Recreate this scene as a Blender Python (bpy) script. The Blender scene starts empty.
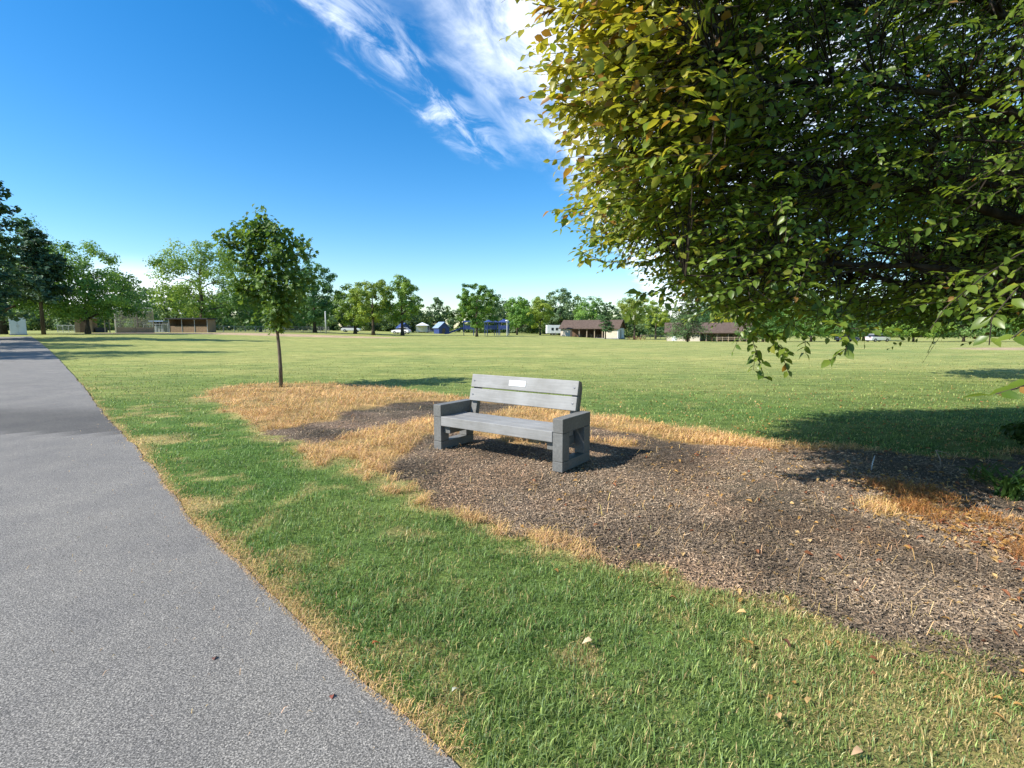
import bpy, bmesh, math, random
import numpy as np
from mathutils import Vector, Matrix

C = bpy.context.scene.collection
SC = bpy.context.scene
rng = np.random.default_rng(7)
random.seed(7)
PI = math.pi

# ------------------------------------------------------------------ camera numbers
F, CX, CY, HOR, CAMH = 510.0, 512.0, 384.0, 328.0, 1.55
PITCH = math.atan((CY - HOR) / F)
SP, CP = math.sin(PITCH), math.cos(PITCH)
SUN_AZ = (1.08, 0.42)            # shadow offset per metre of height
SUN_EL = math.atan(1 / math.hypot(*SUN_AZ))

def sstep(a, b, x):
    t = np.clip((np.asarray(x, float) - a) / (b - a), 0, 1)
    return t * t * (3 - 2 * t)

# ------------------------------------------------------------------ noise
_tab = np.random.default_rng(3).random((256, 256))
def vnoise(x, y):
    x = np.asarray(x, float); y = np.asarray(y, float)
    xi = np.floor(x).astype(int); yi = np.floor(y).astype(int)
    fx = x - xi; fy = y - yi
    fx = fx * fx * (3 - 2 * fx); fy = fy * fy * (3 - 2 * fy)
    a = _tab[xi & 255, yi & 255]; b = _tab[(xi + 1) & 255, yi & 255]
    c = _tab[xi & 255, (yi + 1) & 255]; d = _tab[(xi + 1) & 255, (yi + 1) & 255]
    return (a * (1 - fx) + b * fx) * (1 - fy) + (c * (1 - fx) + d * fx) * fy
def fbm(x, y, o=4):
    s = 0; a = .5; t = 0
    for i in range(o):
        s = s + a * vnoise(x * 2 ** i + 17.3 * i, y * 2 ** i + 9.1 * i); t += a; a *= .5
    return s / t

# ------------------------------------------------------------------ terrain
MOUNDS = []                       # (x, y, height, radius)
def terrain(x, y):
    x = np.asarray(x, float); y = np.asarray(y, float)
    z = 0.75 * sstep(-15, -50, x) * sstep(22, 60, y) - 1.2 * sstep(45, 110, y) * sstep(0, 30, x)
    for (mx, my, mh, mr) in MOUNDS:
        z = z + mh * np.exp(-((x - mx) ** 2 + (y - my) ** 2) / (mr * mr))
    return z
def ray(u, v):
    a = (u - CX) / F; b = -(v - CY) / F
    return np.array([a, CP + b * SP, -SP + b * CP])
def G(u, v, z=None):
    """ground point seen at a photograph pixel"""
    d = ray(u, v)
    if z is not None:
        p = d * ((z - CAMH) / d[2]); return np.array([p[0], p[1], z])
    ts = np.concatenate([np.arange(.5, 20, .25), np.arange(20, 400, .5)])
    gap = CAMH + d[2] * ts - terrain(d[0] * ts, d[1] * ts)
    k = int(np.argmax(gap < 0)); lo, hi = ts[k - 1], ts[k]
    for _ in range(30):
        m = (lo + hi) / 2
        if CAMH + d[2] * m - float(terrain(d[0] * m, d[1] * m)) > 0: lo = m
        else: hi = m
    return np.array([d[0] * lo, d[1] * lo, float(terrain(d[0] * lo, d[1] * lo))])
def AT(u, dist):
    """ground point in the column u of the photograph, dist metres ahead"""
    x = (u - CX) / F * dist
    return np.array([x, dist, float(terrain(x, dist))])
def proj(x, y, z):
    dz = z - CAMH
    fw = y * CP - dz * SP; up = y * SP + dz * CP
    return CX + F * x / fw, CY - F * up / fw

def poly_dist(px, py, poly):
    """signed distance to a polygon, negative inside"""
    px = np.asarray(px, float); py = np.asarray(py, float)
    d2 = np.full(px.shape, 1e18); ins = np.zeros(px.shape, bool)
    n = len(poly)
    for i in range(n):
        ax, ay = poly[i][:2]; bx, by = poly[(i + 1) % n][:2]
        ex, ey = bx - ax, by - ay
        t = np.clip(((px - ax) * ex + (py - ay) * ey) / (ex * ex + ey * ey + 1e-12), 0, 1)
        d2 = np.minimum(d2, (px - ax - t * ex) ** 2 + (py - ay - t * ey) ** 2)
        c = ((ay > py) != (by > py)) & (px < ex * (py - ay) / (ey + (1e-12 if ey >= 0 else -1e-12)) + ax)
        ins ^= c
    d = np.sqrt(d2)
    return np.where(ins, -d, d)
def line_dist(px, py, pts):
    d2 = np.full(np.shape(px), 1e18)
    for i in range(len(pts) - 1):
        ax, ay = pts[i][:2]; bx, by = pts[i + 1][:2]
        ex, ey = bx - ax, by - ay
        t = np.clip(((px - ax) * ex + (py - ay) * ey) / (ex * ex + ey * ey + 1e-12), 0, 1)
        d2 = np.minimum(d2, (px - ax - t * ex) ** 2 + (py - ay - t * ey) ** 2)
    return np.sqrt(d2)

# ------------------------------------------------------------------ mesh helpers
def link(name, me, m=None, parent=None):
    o = bpy.data.objects.new(name, me); C.objects.link(o)
    if m is not None: me.materials.append(m)
    if parent is not None: o.parent = parent
    return o
def np_mesh(name, V, faces, col=None, smooth=False):
    """faces: list of (array of (n,k) indices)"""
    me = bpy.data.meshes.new(name)
    V = np.asarray(V, np.float32).reshape(-1, 3)
    loops = np.concatenate([f.reshape(-1) for f in faces]).astype(np.int32)
    tot = np.concatenate([np.full(len(f), f.shape[1], np.int32) for f in faces])
    start = np.concatenate([[0], np.cumsum(tot)[:-1]]).astype(np.int32)
    me.vertices.add(len(V)); me.vertices.foreach_set('co', V.ravel())
    me.loops.add(len(loops)); me.loops.foreach_set('vertex_index', loops)
    me.polygons.add(len(tot)); me.polygons.foreach_set('loop_start', start)
    me.polygons.foreach_set('loop_total', tot)
    me.polygons.foreach_set('use_smooth', np.full(len(tot), bool(smooth)))
    if col is not None:
        a = me.color_attributes.new('Col', 'FLOAT_COLOR', 'POINT')
        c4 = np.ones((len(V), 4), np.float32); c4[:, :3] = col
        a.data.foreach_set('color', c4.ravel())
    me.update(calc_edges=True); me.validate()
    (me.shade_smooth if smooth else me.shade_flat)()
    return me
class MB:
    """collects boxes, tubes and polygons for one mesh"""
    def __init__(s): s.v = []; s.f = []
    def add(s, vs, fs):
        n = len(s.v); s.v += [tuple(map(float, p)) for p in vs]; s.f += [tuple(n + i for i in f) for f in fs]
        return s
    def box(s, lo, hi, M=None):
        x0, y0, z0 = lo; x1, y1, z1 = hi
        vs = [Vector(p) for p in ((x0,y0,z0),(x1,y0,z0),(x1,y1,z0),(x0,y1,z0),(x0,y0,z1),(x1,y0,z1),(x1,y1,z1),(x0,y1,z1))]
        if M is not None: vs = [M @ p for p in vs]
        return s.add(vs, [(0,3,2,1),(4,5,6,7),(0,1,5,4),(1,2,6,5),(2,3,7,6),(3,0,4,7)])
    def prism(s, outline, axis_from, axis_to, axis='x'):
        """outline in the two other axes, extruded along axis"""
        n = len(outline); vs = []
        for a in (axis_from, axis_to):
            for (p, q) in outline:
                vs.append({'x': (a, p, q), 'y': (p, a, q), 'z': (p, q, a)}[axis])
        fs = [tuple(range(n))[::-1], tuple(range(n, 2 * n))]
        for i in range(n):
            j = (i + 1) % n; fs.append((i, j, n + j, n + i))
        return s.add(vs, fs)
    def tube(s, pts, radii, n=6, cap=True):
        pts = [Vector(p) for p in pts]; ring = []
        for i, p in enumerate(pts):
            t = (pts[min(i + 1, len(pts) - 1)] - pts[max(i - 1, 0)])
            if t.length < 1e-9: t = Vector((0, 0, 1))
            t.normalize()
            a = t.cross(Vector((0.13, 0.31, 0.94)))
            if a.length < 1e-3: a = t.cross(Vector((1, 0, 0)))
            a.normalize(); b = t.cross(a)
            r = radii[i] if hasattr(radii, '__len__') else radii
            ring.append([p + a * math.cos(2*PI*k/n) * r + b * math.sin(2*PI*k/n) * r for k in range(n)])
        vs = [q for r in ring for q in r]; fs = []
        for i in range(len(pts) - 1):
            for k in range(n):
                k2 = (k + 1) % n
                fs.append((i*n+k, i*n+k2, (i+1)*n+k2, (i+1)*n+k))
        if cap: fs += [tuple(range(n))[::-1], tuple((len(pts)-1)*n + k for k in range(n))]
        return s.add(vs, fs)
    def build(s, name, m, parent=None, bevel=0, smooth=False, seg=2):
        me = bpy.data.meshes.new(name); me.from_pydata(s.v, [], s.f); me.update()
        bm = bmesh.new(); bm.from_mesh(me)
        bmesh.ops.recalc_face_normals(bm, faces=bm.faces)
        if bevel:
            ed = [e for e in bm.edges if len(e.link_faces) == 2 and e.calc_face_angle(0) > .5]
            bmesh.ops.bevel(bm, geom=ed, offset=bevel, segments=seg, affect='EDGES', profile=.6)
        bm.to_mesh(me); bm.free()
        if smooth:
            for p in me.polygons: p.use_smooth = True
        return link(name, me, m, parent)
def tag(o, label=None, cat=None, group=None, kind=None):
    if label: o['label'] = label
    if cat: o['category'] = cat
    if group: o['group'] = group
    if kind: o['kind'] = kind
    return o
def empty(name, loc, rz=0.0, label=None, cat=None, group=None):
    o = bpy.data.objects.new(name, None); C.objects.link(o)
    o.empty_display_size = .2
    o.location = [float(a) for a in loc]; o.rotation_euler = (0, 0, rz)
    return tag(o, label, cat, group)

# ------------------------------------------------------------------ materials
class NT:
    def __init__(s, name):
        s.m = bpy.data.materials.new(name); s.m.use_nodes = True
        s.t = s.m.node_tree; s.n = s.t.nodes; s.n.clear()
        s.out = s.n.new('ShaderNodeOutputMaterial')
    def new(s, typ, **kw):
        n = s.n.new(typ)
        for k, v in kw.items():
            if k in n.inputs: n.inputs[k].default_value = v
            else: setattr(n, k, v)
        return n
    def l(s, a, b): s.t.links.new(a, b)
    def noise(s, scale, detail=4, rough=.55, coord=None, dist=0.0):
        n = s.new('ShaderNodeTexNoise'); n.inputs['Scale'].default_value = scale
        n.inputs['Detail'].default_value = detail; n.inputs['Roughness'].default_value = rough
        n.inputs['Distortion'].default_value = dist
        if coord is not None: s.l(coord, n.inputs['Vector'])
        return n
    def ramp(s, src, stops):
        r = s.new('ShaderNodeValToRGB'); e = r.color_ramp.elements
        while len(e) < len(stops): e.new(.5)
        for i, (p, c) in enumerate(stops):
            e[i].position = p; e[i].color = (*c, 1) if len(c) == 3 else c
        s.l(src, r.inputs[0]); return r
    def mul(s, a, b, fac=1.0, mode='MULTIPLY'):
        m = s.new('ShaderNodeMix', data_type='RGBA', blend_type=mode)
        m.inputs[0].default_value = fac
        for i, q in ((6, a), (7, b)):
            if isinstance(q, tuple): m.inputs[i].default_value = (*q, 1)
            else: s.l(q, m.inputs[i])
        return m.outputs[2]
    def bump(s, h, strength, dist=.01):
        b = s.new('ShaderNodeBump'); b.inputs['Strength'].default_value = strength
        b.inputs['Distance'].default_value = dist; s.l(h, b.inputs['Height']); return b.outputs[0]
    def coord(s, kind='Object', scale=None):
        t = s.new('ShaderNodeTexCoord')
        if scale is None: return t.outputs[kind]
        mp = s.new('ShaderNodeMapping'); mp.inputs['Scale'].default_value = scale
        s.l(t.outputs[kind], mp.inputs[0]); return mp.outputs[0]
    def pbr(s, col, rough=.6, spec=.3, normal=None, metallic=0.0):
        p = s.new('ShaderNodeBsdfPrincipled')
        p.inputs['Roughness'].default_value = rough; p.inputs['Specular IOR Level'].default_value = spec
        p.inputs['Metallic'].default_value = metallic
        if isinstance(col, tuple): p.inputs['Base Color'].default_value = (*col, 1)
        else: s.l(col, p.inputs['Base Color'])
        if normal is not None: s.l(normal, p.inputs['Normal'])
        s.p = p; return p
    def done(s, sh):
        s.l(sh, s.out.inputs['Surface']); return s.m

def mat_plain(name, col, rough=.6, spec=.3, scale=6.0, amt=.25, bump=.15, metallic=0.0, stretch=None):
    t = NT(name); co = t.coord('Object', stretch)
    n = t.noise(scale, 6, .6, co)
    lo = tuple(c * (1 - amt) for c in col); hi = tuple(min(1, c * (1 + amt)) for c in col)
    r = t.ramp(n.outputs['Fac'], [(.3, lo), (.7, hi)])
    return t.done(t.pbr(r.outputs[0], rough, spec, t.bump(n.outputs['Fac'], bump, .01), metallic).outputs[0])
def mat_leaf(name, trans=.32, rough=.5, spec=.3, tint=(1.25, 1.2, .6), back=None):
    t = NT(name)
    a = t.new('ShaderNodeAttribute', attribute_name='Col')
    p = t.pbr(a.outputs['Color'], rough, spec)
    tr = t.new('ShaderNodeBsdfTranslucent'); t.l(t.mul(a.outputs['Color'], tint), tr.inputs[0])
    mx = t.new('ShaderNodeMixShader'); mx.inputs[0].default_value = trans
    t.l(p.outputs[0], mx.inputs[1]); t.l(tr.outputs[0], mx.inputs[2])
    return t.done(mx.outputs[0])
def mat_attr(name, rough=.8, spec=.2):
    t = NT(name); a = t.new('ShaderNodeAttribute', attribute_name='Col')
    return t.done(t.pbr(a.outputs['Color'], rough, spec).outputs[0])
def mat_bark(name, c0, c1, scale=9):
    t = NT(name); co = t.coord('Object', (1, 1, .22))
    n = t.noise(scale, 7, .65, co)
    r = t.ramp(n.outputs['Fac'], [(.35, c0), (.65, c1)])
    return t.done(t.pbr(r.outputs[0], .9, .1, t.bump(n.outputs['Fac'], .6, .03)).outputs[0])

M = {}
M['leaf'] = mat_leaf('broad_leaf', .40)
M['beech'] = mat_leaf('beech_leaf', .52, .36, .5)
M['needle'] = mat_leaf('needles', .1, .6, .2)
M['grass'] = mat_leaf('grass_blade', .36, .5, .3, (1.1, 1.1, .72))
M['straw'] = mat_leaf('dry_straw', .2, .7, .2, (1, .95, .8))
M['chip'] = mat_attr('wood_chip', .85, .15)
M['bark'] = mat_bark('bark', (.035, .027, .02), (.13, .105, .08))
M['barkdark'] = mat_bark('dark_bark', (.022, .017, .013), (.075, .058, .044))
M['barkpale'] = mat_bark('pale_bark', (.07, .055, .04), (.22, .18, .13), 14)

# asphalt
t = NT('asphalt'); co = t.coord('Object')
a = t.new('ShaderNodeAttribute', attribute_name='Col')
n1 = t.noise(150, 4, .7, co); n2 = t.noise(1.6, 5, .6, co)
vo = t.new('ShaderNodeTexVoronoi'); vo.inputs['Scale'].default_value = 230; t.l(co, vo.inputs['Vector'])
r1 = t.ramp(n1.outputs['Fac'], [(.34, (.26, .26, .26)), (.5, (.93, .93, .92)), (.64, (2.5, 2.45, 2.36))])
r2 = t.ramp(n2.outputs['Fac'], [(.3, (.84, .84, .85)), (.7, (1.12, 1.11, 1.08))])
r3 = t.ramp(vo.outputs['Color'], [(.1, (.72, .72, .73)), (.9, (1.3, 1.28, 1.25))])
c = t.mul(t.mul(t.mul(a.outputs['Color'], r1.outputs[0]), r2.outputs[0]), r3.outputs[0])
hh = t.mul(n1.outputs['Fac'], vo.outputs['Distance'], .5, 'ADD')
M['asphalt'] = t.done(t.pbr(c, .85, .25, t.bump(hh, .4, .005)).outputs[0])

# ground: albedo of each zone is a vertex attribute, broken up by noise
t = NT('ground_soil_and_turf'); co = t.coord('Object')
a = t.new('ShaderNodeAttribute', attribute_name='Col')
n1 = t.noise(38, 5, .7, co); n2 = t.noise(2.2, 5, .65, t.coord('Object', (.35, 1, 1)))
n3 = t.noise(.22, 6, .65, t.coord('Object', (.3, 1, 1)))
r1 = t.ramp(n1.outputs['Fac'], [(.3, (.45, .45, .45)), (.5, (1, 1, 1)), (.7, (1.6, 1.55, 1.45))])
r2 = t.ramp(n2.outputs['Fac'], [(.3, (.48, .58, .54)), (.7, (1.36, 1.26, 1.28))])
r3 = t.ramp(n3.outputs['Fac'], [(.35, (.72, .82, .74)), (.65, (1.16, 1.08, 1.06))])
c = t.mul(t.mul(t.mul(a.outputs['Color'], r1.outputs[0]), r2.outputs[0]), r3.outputs[0])
M['ground'] = t.done(t.pbr(c, .95, .1, t.bump(n1.outputs['Fac'], .8, .03)).outputs[0])

# bench plastic lumber
t = NT('grey_plastic_lumber'); co = t.coord('Object', (1.2, 26, 26))
n1 = t.noise(3, 6, .65, co); n2 = t.noise(3.5, 4, .6, t.coord('Object'))
r1 = t.ramp(n1.outputs['Fac'], [(.3, (.240, .238, .232)), (.7, (.305, .302, .295))])
r2 = t.ramp(n2.outputs['Fac'], [(.3, (.78, .77, .74)), (.7, (1.1, 1.1, 1.1))])
M['lumber'] = t.done(t.pbr(t.mul(r1.outputs[0], r2.outputs[0]), .55, .3, t.bump(n1.outputs['Fac'], .25, .004)).outputs[0])
t = NT('plastic_lumber_frame'); co = t.coord('Object', (20, 20, 20))
n1 = t.noise(2, 6, .65, co); n2 = t.noise(3.5, 4, .6, t.coord('Object'))
r1 = t.ramp(n1.outputs['Fac'], [(.3, (.125, .126, .120)), (.7, (.195, .196, .188))])
r2 = t.ramp(n2.outputs['Fac'], [(.3, (.82, .80, .77)), (.7, (1.08, 1.08, 1.07))])
M['frame'] = t.done(t.pbr(t.mul(r1.outputs[0], r2.outputs[0]), .6, .3, t.bump(n1.outputs['Fac'], .25, .004)).outputs[0])
M['plaque'] = mat_plain('plaque_metal', (.78, .79, .80), .3, .5, 30, .05, .05)
M['bolt'] = mat_plain('bolt_steel', (.16, .16, .17), .4, .5, 30, .1, .05, .8)
M['roof'] = mat_plain('brown_shingle', (.118, .085, .068), .9, .1, 2.5, .3, .3)
M['roof_dark'] = mat_plain('dark_roof', (.045, .045, .05), .8, .2, 2, .2, .2)
M['cream'] = mat_plain('cream_wall', (.62, .55, .44), .8, .2, 1.5, .08, .1)
M['white'] = mat_plain('white_paint', (.72, .73, .74), .6, .3, 2, .06, .05)
M['tan'] = mat_plain('tan_board', (.27, .19, .125), .85, .1, 3, .18, .2)
M['brown'] = mat_plain('brown_board', (.15, .095, .065), .85, .1, 3, .2, .2)
M['greywall'] = mat_plain('grey_block', (.30, .30, .30), .85, .1, 2, .12, .2)
M['glass'] = mat_plain('dark_glass', (.03, .035, .045), .1, .6, 2, .1, 0)
M['blue'] = mat_plain('blue_plastic', (.035, .06, .19), .45, .4, 2, .12, .02)
M['bluelight'] = mat_plain('light_blue_roof', (.24, .32, .46), .6, .3, 2, .1, .05)
M['steel'] = mat_plain('galvanised_steel', (.42, .43, .44), .45, .5, 8, .1, .02, .6)
M['pole'] = mat_plain('pale_pole', (.40, .41, .40), .5, .4, 5, .08, .02)
M['wood'] = mat_plain('weathered_wood', (.34, .27, .20), .85, .1, 9, .25, .2)
M['redwood'] = mat_plain('red_stained_wood', (.20, .085, .06), .8, .1, 4, .2, .1)
M['black'] = mat_plain('black_rubber', (.025, .025, .025), .8, .2, 5, .2, .05)
M['carwhite'] = mat_plain('white_car_paint', (.75, .76, .78), .25, .5, 1, .02, 0)
M['cargrey'] = mat_plain('grey_car_paint', (.10, .12, .16), .25, .5, 1, .05, 0)
M['carred'] = mat_plain('red_car_paint', (.28, .03, .03), .25, .5, 1, .05, 0)
M['redlamp'] = mat_plain('red_lamp', (.4, .03, .02), .3, .5, 1, .02, 0)
M['cabinet'] = mat_plain('pale_cabinet_paint', (.60, .63, .68), .55, .3, 2, .06, .03)

# ------------------------------------------------------------------ layout of the ground
def W(pts): return [tuple(G(u, v)[:2]) for u, v in pts]
bed_poly = W([(205,394),(232,412),(268,430),(305,446),(345,462),(385,478),(430,496),(480,513),(530,533),(575,549),(625,556),(665,566),
              (720,585),(790,607),(860,634),(930,655),(1024,670),(1180,700),(1400,650),(1400,470),(1180,462),(1024,458),(930,455),
              (860,450),(800,446),(750,440),(700,430),(650,422),(600,415),(540,405),(470,398),(420,392),(370,386),(320,383),(270,383),(228,386)])
dark_lines = [(W([(318,432),(360,424),(405,412),(440,409),(470,408)]), .72), (W([(690,452),(800,468),(900,478),(1000,500)]), .5), (W([(450,468),(530,494),(650,535)]), .60), (W([(600,452),(720,466),(850,486)]), .55), (W([(590,432),(690,448),(780,458)]), .42),
              (W([(470,452),(560,470),(620,470),(680,480)]), .75), (W([(700,500),(800,540),(900,570),(1100,600)]), 1.25),
              (W([(590,505),(680,530),(760,570)]), .42), (W([(820,462),(1024,470),(1200,480)]), .6), (W([(448,438),(520,448)]), .3)]
litter_line = W([(905,490),(950,515),(1000,540),(1060,560)])
path_edge_px = [(520,850),(463,768),(402,712),(350,672),(300,622),(246,570),(214,543),(188,518),(176,500),(160,478),(133,445),(112,423),
                (98,407),(84,388),(69,371),(58,359),(50,351),(42,344.5),(36,340),(31,337)]
edge = np.array([G(u, v)[:2] for u, v in path_edge_px])
# smooth, then resample the edge every 6-30 cm
seg = np.r_[0, np.cumsum(np.hypot(*np.diff(edge, axis=0).T))]
ss = np.concatenate([np.arange(0, 7.6, .06), np.arange(7.6, 12, .025), np.arange(12, 14, .06), np.arange(14, seg[-1], .4)])
ex = np.interp(ss, seg, edge[:, 0]); ey = np.interp(ss, seg, edge[:, 1])
k = np.ones(7) / 7
ex[3:-3] = np.convolve(ex, k, 'valid'); ey[3:-3] = np.convolve(ey, k, 'valid')
tx, ty = np.gradient(ex), np.gradient(ey); ln = np.hypot(tx, ty); tx /= ln; ty /= ln
PATHW = 3.0
wob = (fbm(ss * 2.2, ss * 0 + 5, 4) - .5) * .07
ex += ty * wob; ey -= tx * wob
edge_pts = list(zip(ex, ey))
path_poly = edge_pts[::4] + [(x - b * PATHW * 1.0, y + a * PATHW) for x, y, a, b in zip(ex, ey, tx, ty)][::-4]

stx, sty = G(330, 405)[:2]
MOUNDS += [(stx, sty, .13, 1.5), (G(255,395)[0], G(255,395)[1], .06, .9), (G(400,440)[0], G(400,440)[1], .05, .9)]

def bed_sd(x, y):
    return poly_dist(x, y, bed_poly) + (fbm(x * 1.6, y * 1.6, 5) - .5) * .75 + (fbm(x * 6, y * 6, 3) - .5) * .35
def dark_w(x, y):
    """0 where the bed is covered in straw, 1 where the dark mulch shows"""
    d = np.full(np.shape(x), 9.)
    for pts, r in dark_lines: d = np.minimum(d, line_dist(x, y, pts) - r)
    d = d + (fbm(x * 1.9 + 4, y * 1.9, 5) - .5) * .9
    return 1 - sstep(-.06, .16, d)
def dry_lawn(x, y):
    """share of dead blades in the lawn"""
    d = np.asarray(line_dist(x, y, edge_pts[::6]))
    n = fbm(x * .9 + 30, y * .9, 5)
    w = .9 * (1 - sstep(.01, .07 + .22 * sstep(.5, .75, n), d))
    w = np.maximum(w, .6 * sstep(.58, .74, fbm(x * 3.5 + 80, y * 3.5 + 3, 5)) * (1 - .6 * sstep(.6, 2.2, d)))
    for (u, v, r) in ((152,440,.55),(190,508,.35),(172,442,.4),(228,560,.2),(300,600,.12),(215,398,.9),(290,575,.10),(255,600,.1)):
        g = G(u, v); w = np.maximum(w, .85 * (1 - sstep(.3, 1., np.hypot(x - g[0], y - g[1]) / r + (n - .5) * 1.2)))
    w = np.maximum(w, .62 * sstep(.1, 2.2, np.asarray(x) + .1 * np.asarray(y)) * sstep(.30, .65, fbm(x * 2.2 + 3, y * 2.2, 5)) * (np.asarray(y) < 5))
    b = bed_sd(x, y)
    w = np.maximum(w, .75 * (1 - sstep(.0, .35, b)))
    w = np.maximum(w, (.10 + .30 * sstep(9, 30, y)) * sstep(.3, .7, fbm(x * .25, y * .5 + 40, 4)))
    return np.clip(w, 0, 1)

GREEN_A = np.array([.138, .245, .055]); GREEN_B = np.array([.320, .385, .110]); DRY = np.array([.60, .45, .20])
FIELD = np.array([.315, .340, .110])
STRAW = np.array([.80, .525, .225])

# --- ground sheet
def lines(lo, hi, step, outs):
    a = np.arange(lo, hi, step); return np.array(sorted(set(np.round(np.concatenate([outs[0], a, outs[1]]), 4))))
gx = lines(-9, 11, .07, ([-1500,-900,-500,-300,-200,-150,-120,-100,-85,-75] + list(np.arange(-68, -9.5, 1.5)), list(np.arange(11.5, 60, 1.5)) + [70,85,100,130,170,220,320,500,900,1500]))
gy = lines(.4, 17, .07, ([-300,-120,-60,-30,-15,-8,-4,-2,-1,0], list(np.arange(17.5, 112, 1.5)) + [118,125,135,150,170,200,250,330,450,700,1100,2000]))
GX, GY = np.meshgrid(gx, gy); xs, ys = GX.ravel(), GY.ravel()
gz = terrain(xs, ys)
near = (xs > -10) & (xs < 12) & (ys > 0) & (ys < 18)
sd = np.full(xs.shape, 5.); sd[near] = bed_sd(xs[near], ys[near])
dw = np.zeros(xs.shape); dw[near] = dark_w(xs[near], ys[near])
dl = dry_lawn(xs, ys)
gz = gz + np.where(near, (fbm(xs * 3, ys * 3, 4) - .5) * .035, 0)
pd = np.full(xs.shape, 5.); m_ = (xs < 3) & (ys < 62) & (ys > -8) & (xs > -64); pd[m_] = poly_dist(xs[m_], ys[m_], path_poly)
gz = gz - .05 * (1 - sstep(-.25, -.05, pd))
turf = GREEN_A * .75
far = sstep(6, 24, ys)[:, None]
col = (1 - dl[:, None]) * turf + dl[:, None] * DRY * .8
col = col * (1 - far) + far * (FIELD * (1 - .35 * dl[:, None]) + .35 * dl[:, None] * DRY)
MUL = np.array([.12, .095, .075]); SOIL = np.array([.22, .165, .12])
bed = MUL * (1 - sstep(.4, .7, fbm(xs * 1.1, ys * 1.1 + 9, 4))[:, None]) + SOIL * sstep(.4, .7, fbm(xs * 1.1, ys * 1.1 + 9, 4))[:, None]
bedc = dw[:, None] * bed + (1 - dw[:, None]) * STRAW * .55
inb = (1 - sstep(-.04, .05, sd))[:, None]
col = col * (1 - inb) + bedc * inb
# the bare infields of the two ball diamonds
SAND = np.array([.50, .36, .24])
def infield(x, y):
    w = np.zeros(x.shape)
    for (cx, cy, rx, ry) in ((-42, 80, 27, 8.5), (50, 38, 18, 4)):
        w = np.maximum(w, 1 - sstep(.85, 1.02, np.hypot((x - cx) / rx, (y - cy) / ry)))
    return w[:, None]
col = col * (1 - infield(xs, ys)) + SAND * infield(xs, ys)
nx, ny = len(gx), len(gy)
ii = np.arange(nx * ny).reshape(ny, nx)
quads = np.stack([ii[:-1, :-1], ii[:-1, 1:], ii[1:, 1:], ii[1:, :-1]], -1).reshape(-1, 4)
ground = link('ground', np_mesh('ground', np.stack([xs, ys, gz], 1), [quads], col, True), M['ground'])
tag(ground, 'park lawn with a mulch bed and dry straw', None, None, 'structure')

# --- asphalt path: a sheet along its right edge
across = np.linspace(0, 1, 9)
PV = []; PC = []
for i in range(len(ss)):
    for a_ in across:
        x = ex[i] - ty[i] * PATHW * a_; y = ey[i] + tx[i] * PATHW * a_
        lift = .012 + .0014 * max(0, y - 10)
        edge_drop = 0
        PV.append((x, y, float(terrain(x, y)) + lift - edge_drop)); PC.append((x, y))
PV = np.array(PV); PC = np.array(PC)
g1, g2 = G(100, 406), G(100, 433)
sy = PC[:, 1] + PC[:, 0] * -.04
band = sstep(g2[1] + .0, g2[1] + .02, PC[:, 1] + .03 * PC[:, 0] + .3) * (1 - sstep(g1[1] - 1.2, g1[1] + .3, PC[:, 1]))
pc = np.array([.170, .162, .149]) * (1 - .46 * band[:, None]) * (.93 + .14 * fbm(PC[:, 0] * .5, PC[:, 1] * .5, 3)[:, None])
pc = pc * (1 + .10 * sstep(8, 22, PC[:, 1]))[:, None]
ii = np.arange(len(ss) * 9).reshape(len(ss), 9)
quads = np.stack([ii[:-1, :-1], ii[1:, :-1], ii[1:, 1:], ii[:-1, 1:]], -1).reshape(-1, 4)[:, ::-1].copy()
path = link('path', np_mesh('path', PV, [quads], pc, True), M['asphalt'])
tag(path, 'grey asphalt walking path', None, None, 'structure')

# ------------------------------------------------------------------ grass, straw, chips (uncountable: one object each)
def screen_samples(n, u0, u1, v0, v1, maxdens, r, k_near=1.0):
    """random ground points, dense near the camera and thinning with distance"""
    u = r.uniform(u0, u1, n); v = r.uniform(v0, v1, n)
    a = (u - CX) / F; b = -(v - CY) / F
    dx, dy, dz = a, CP + b * SP, -SP + b * CP
    t = -CAMH / dz
    x, y = dx * t, dy * t
    dens = n / ((u1 - u0) * (v1 - v0)) * (F * F * CAMH) / np.maximum(y, .5) ** 3
    keep = r.random(n) < np.minimum(1, maxdens / dens)
    return x[keep], y[keep]
def blades(x, y, h, w, lean, colr, r, name, m, z0=0.0, twist=.5):
    n = len(x); az = r.uniform(0, 2 * PI, n)
    dx, dy = np.cos(az), np.sin(az); px, py = -dy, dx
    z = terrain(x, y) + z0
    base = np.stack([x, y, z], 1)
    side = np.stack([px, py, np.zeros(n)], 1) * w[:, None] * .5
    fw = np.stack([dx, dy, np.zeros(n)], 1); up = np.array([0, 0, 1.])
    l1 = lean * .5; l2 = lean * 1.25
    p1 = base + (fw * np.sin(l1)[:, None] + up * np.cos(l1)[:, None]) * (h * .5)[:, None]
    p2 = p1 + (fw * np.sin(l2)[:, None] + up * np.cos(l2)[:, None]) * (h * .5)[:, None]
    V = np.stack([base - side, base + side, p1 - side * .85, p1 + side * .85, p2], 1).reshape(-1, 3)
    i = np.arange(n)[:, None] * 5
    q = i + np.array([[0, 1, 3, 2]]); t3 = i + np.array([[2, 3, 4]])
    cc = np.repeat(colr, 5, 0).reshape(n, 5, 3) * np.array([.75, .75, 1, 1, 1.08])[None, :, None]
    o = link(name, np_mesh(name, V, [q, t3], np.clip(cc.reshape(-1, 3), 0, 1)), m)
    return o

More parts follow.
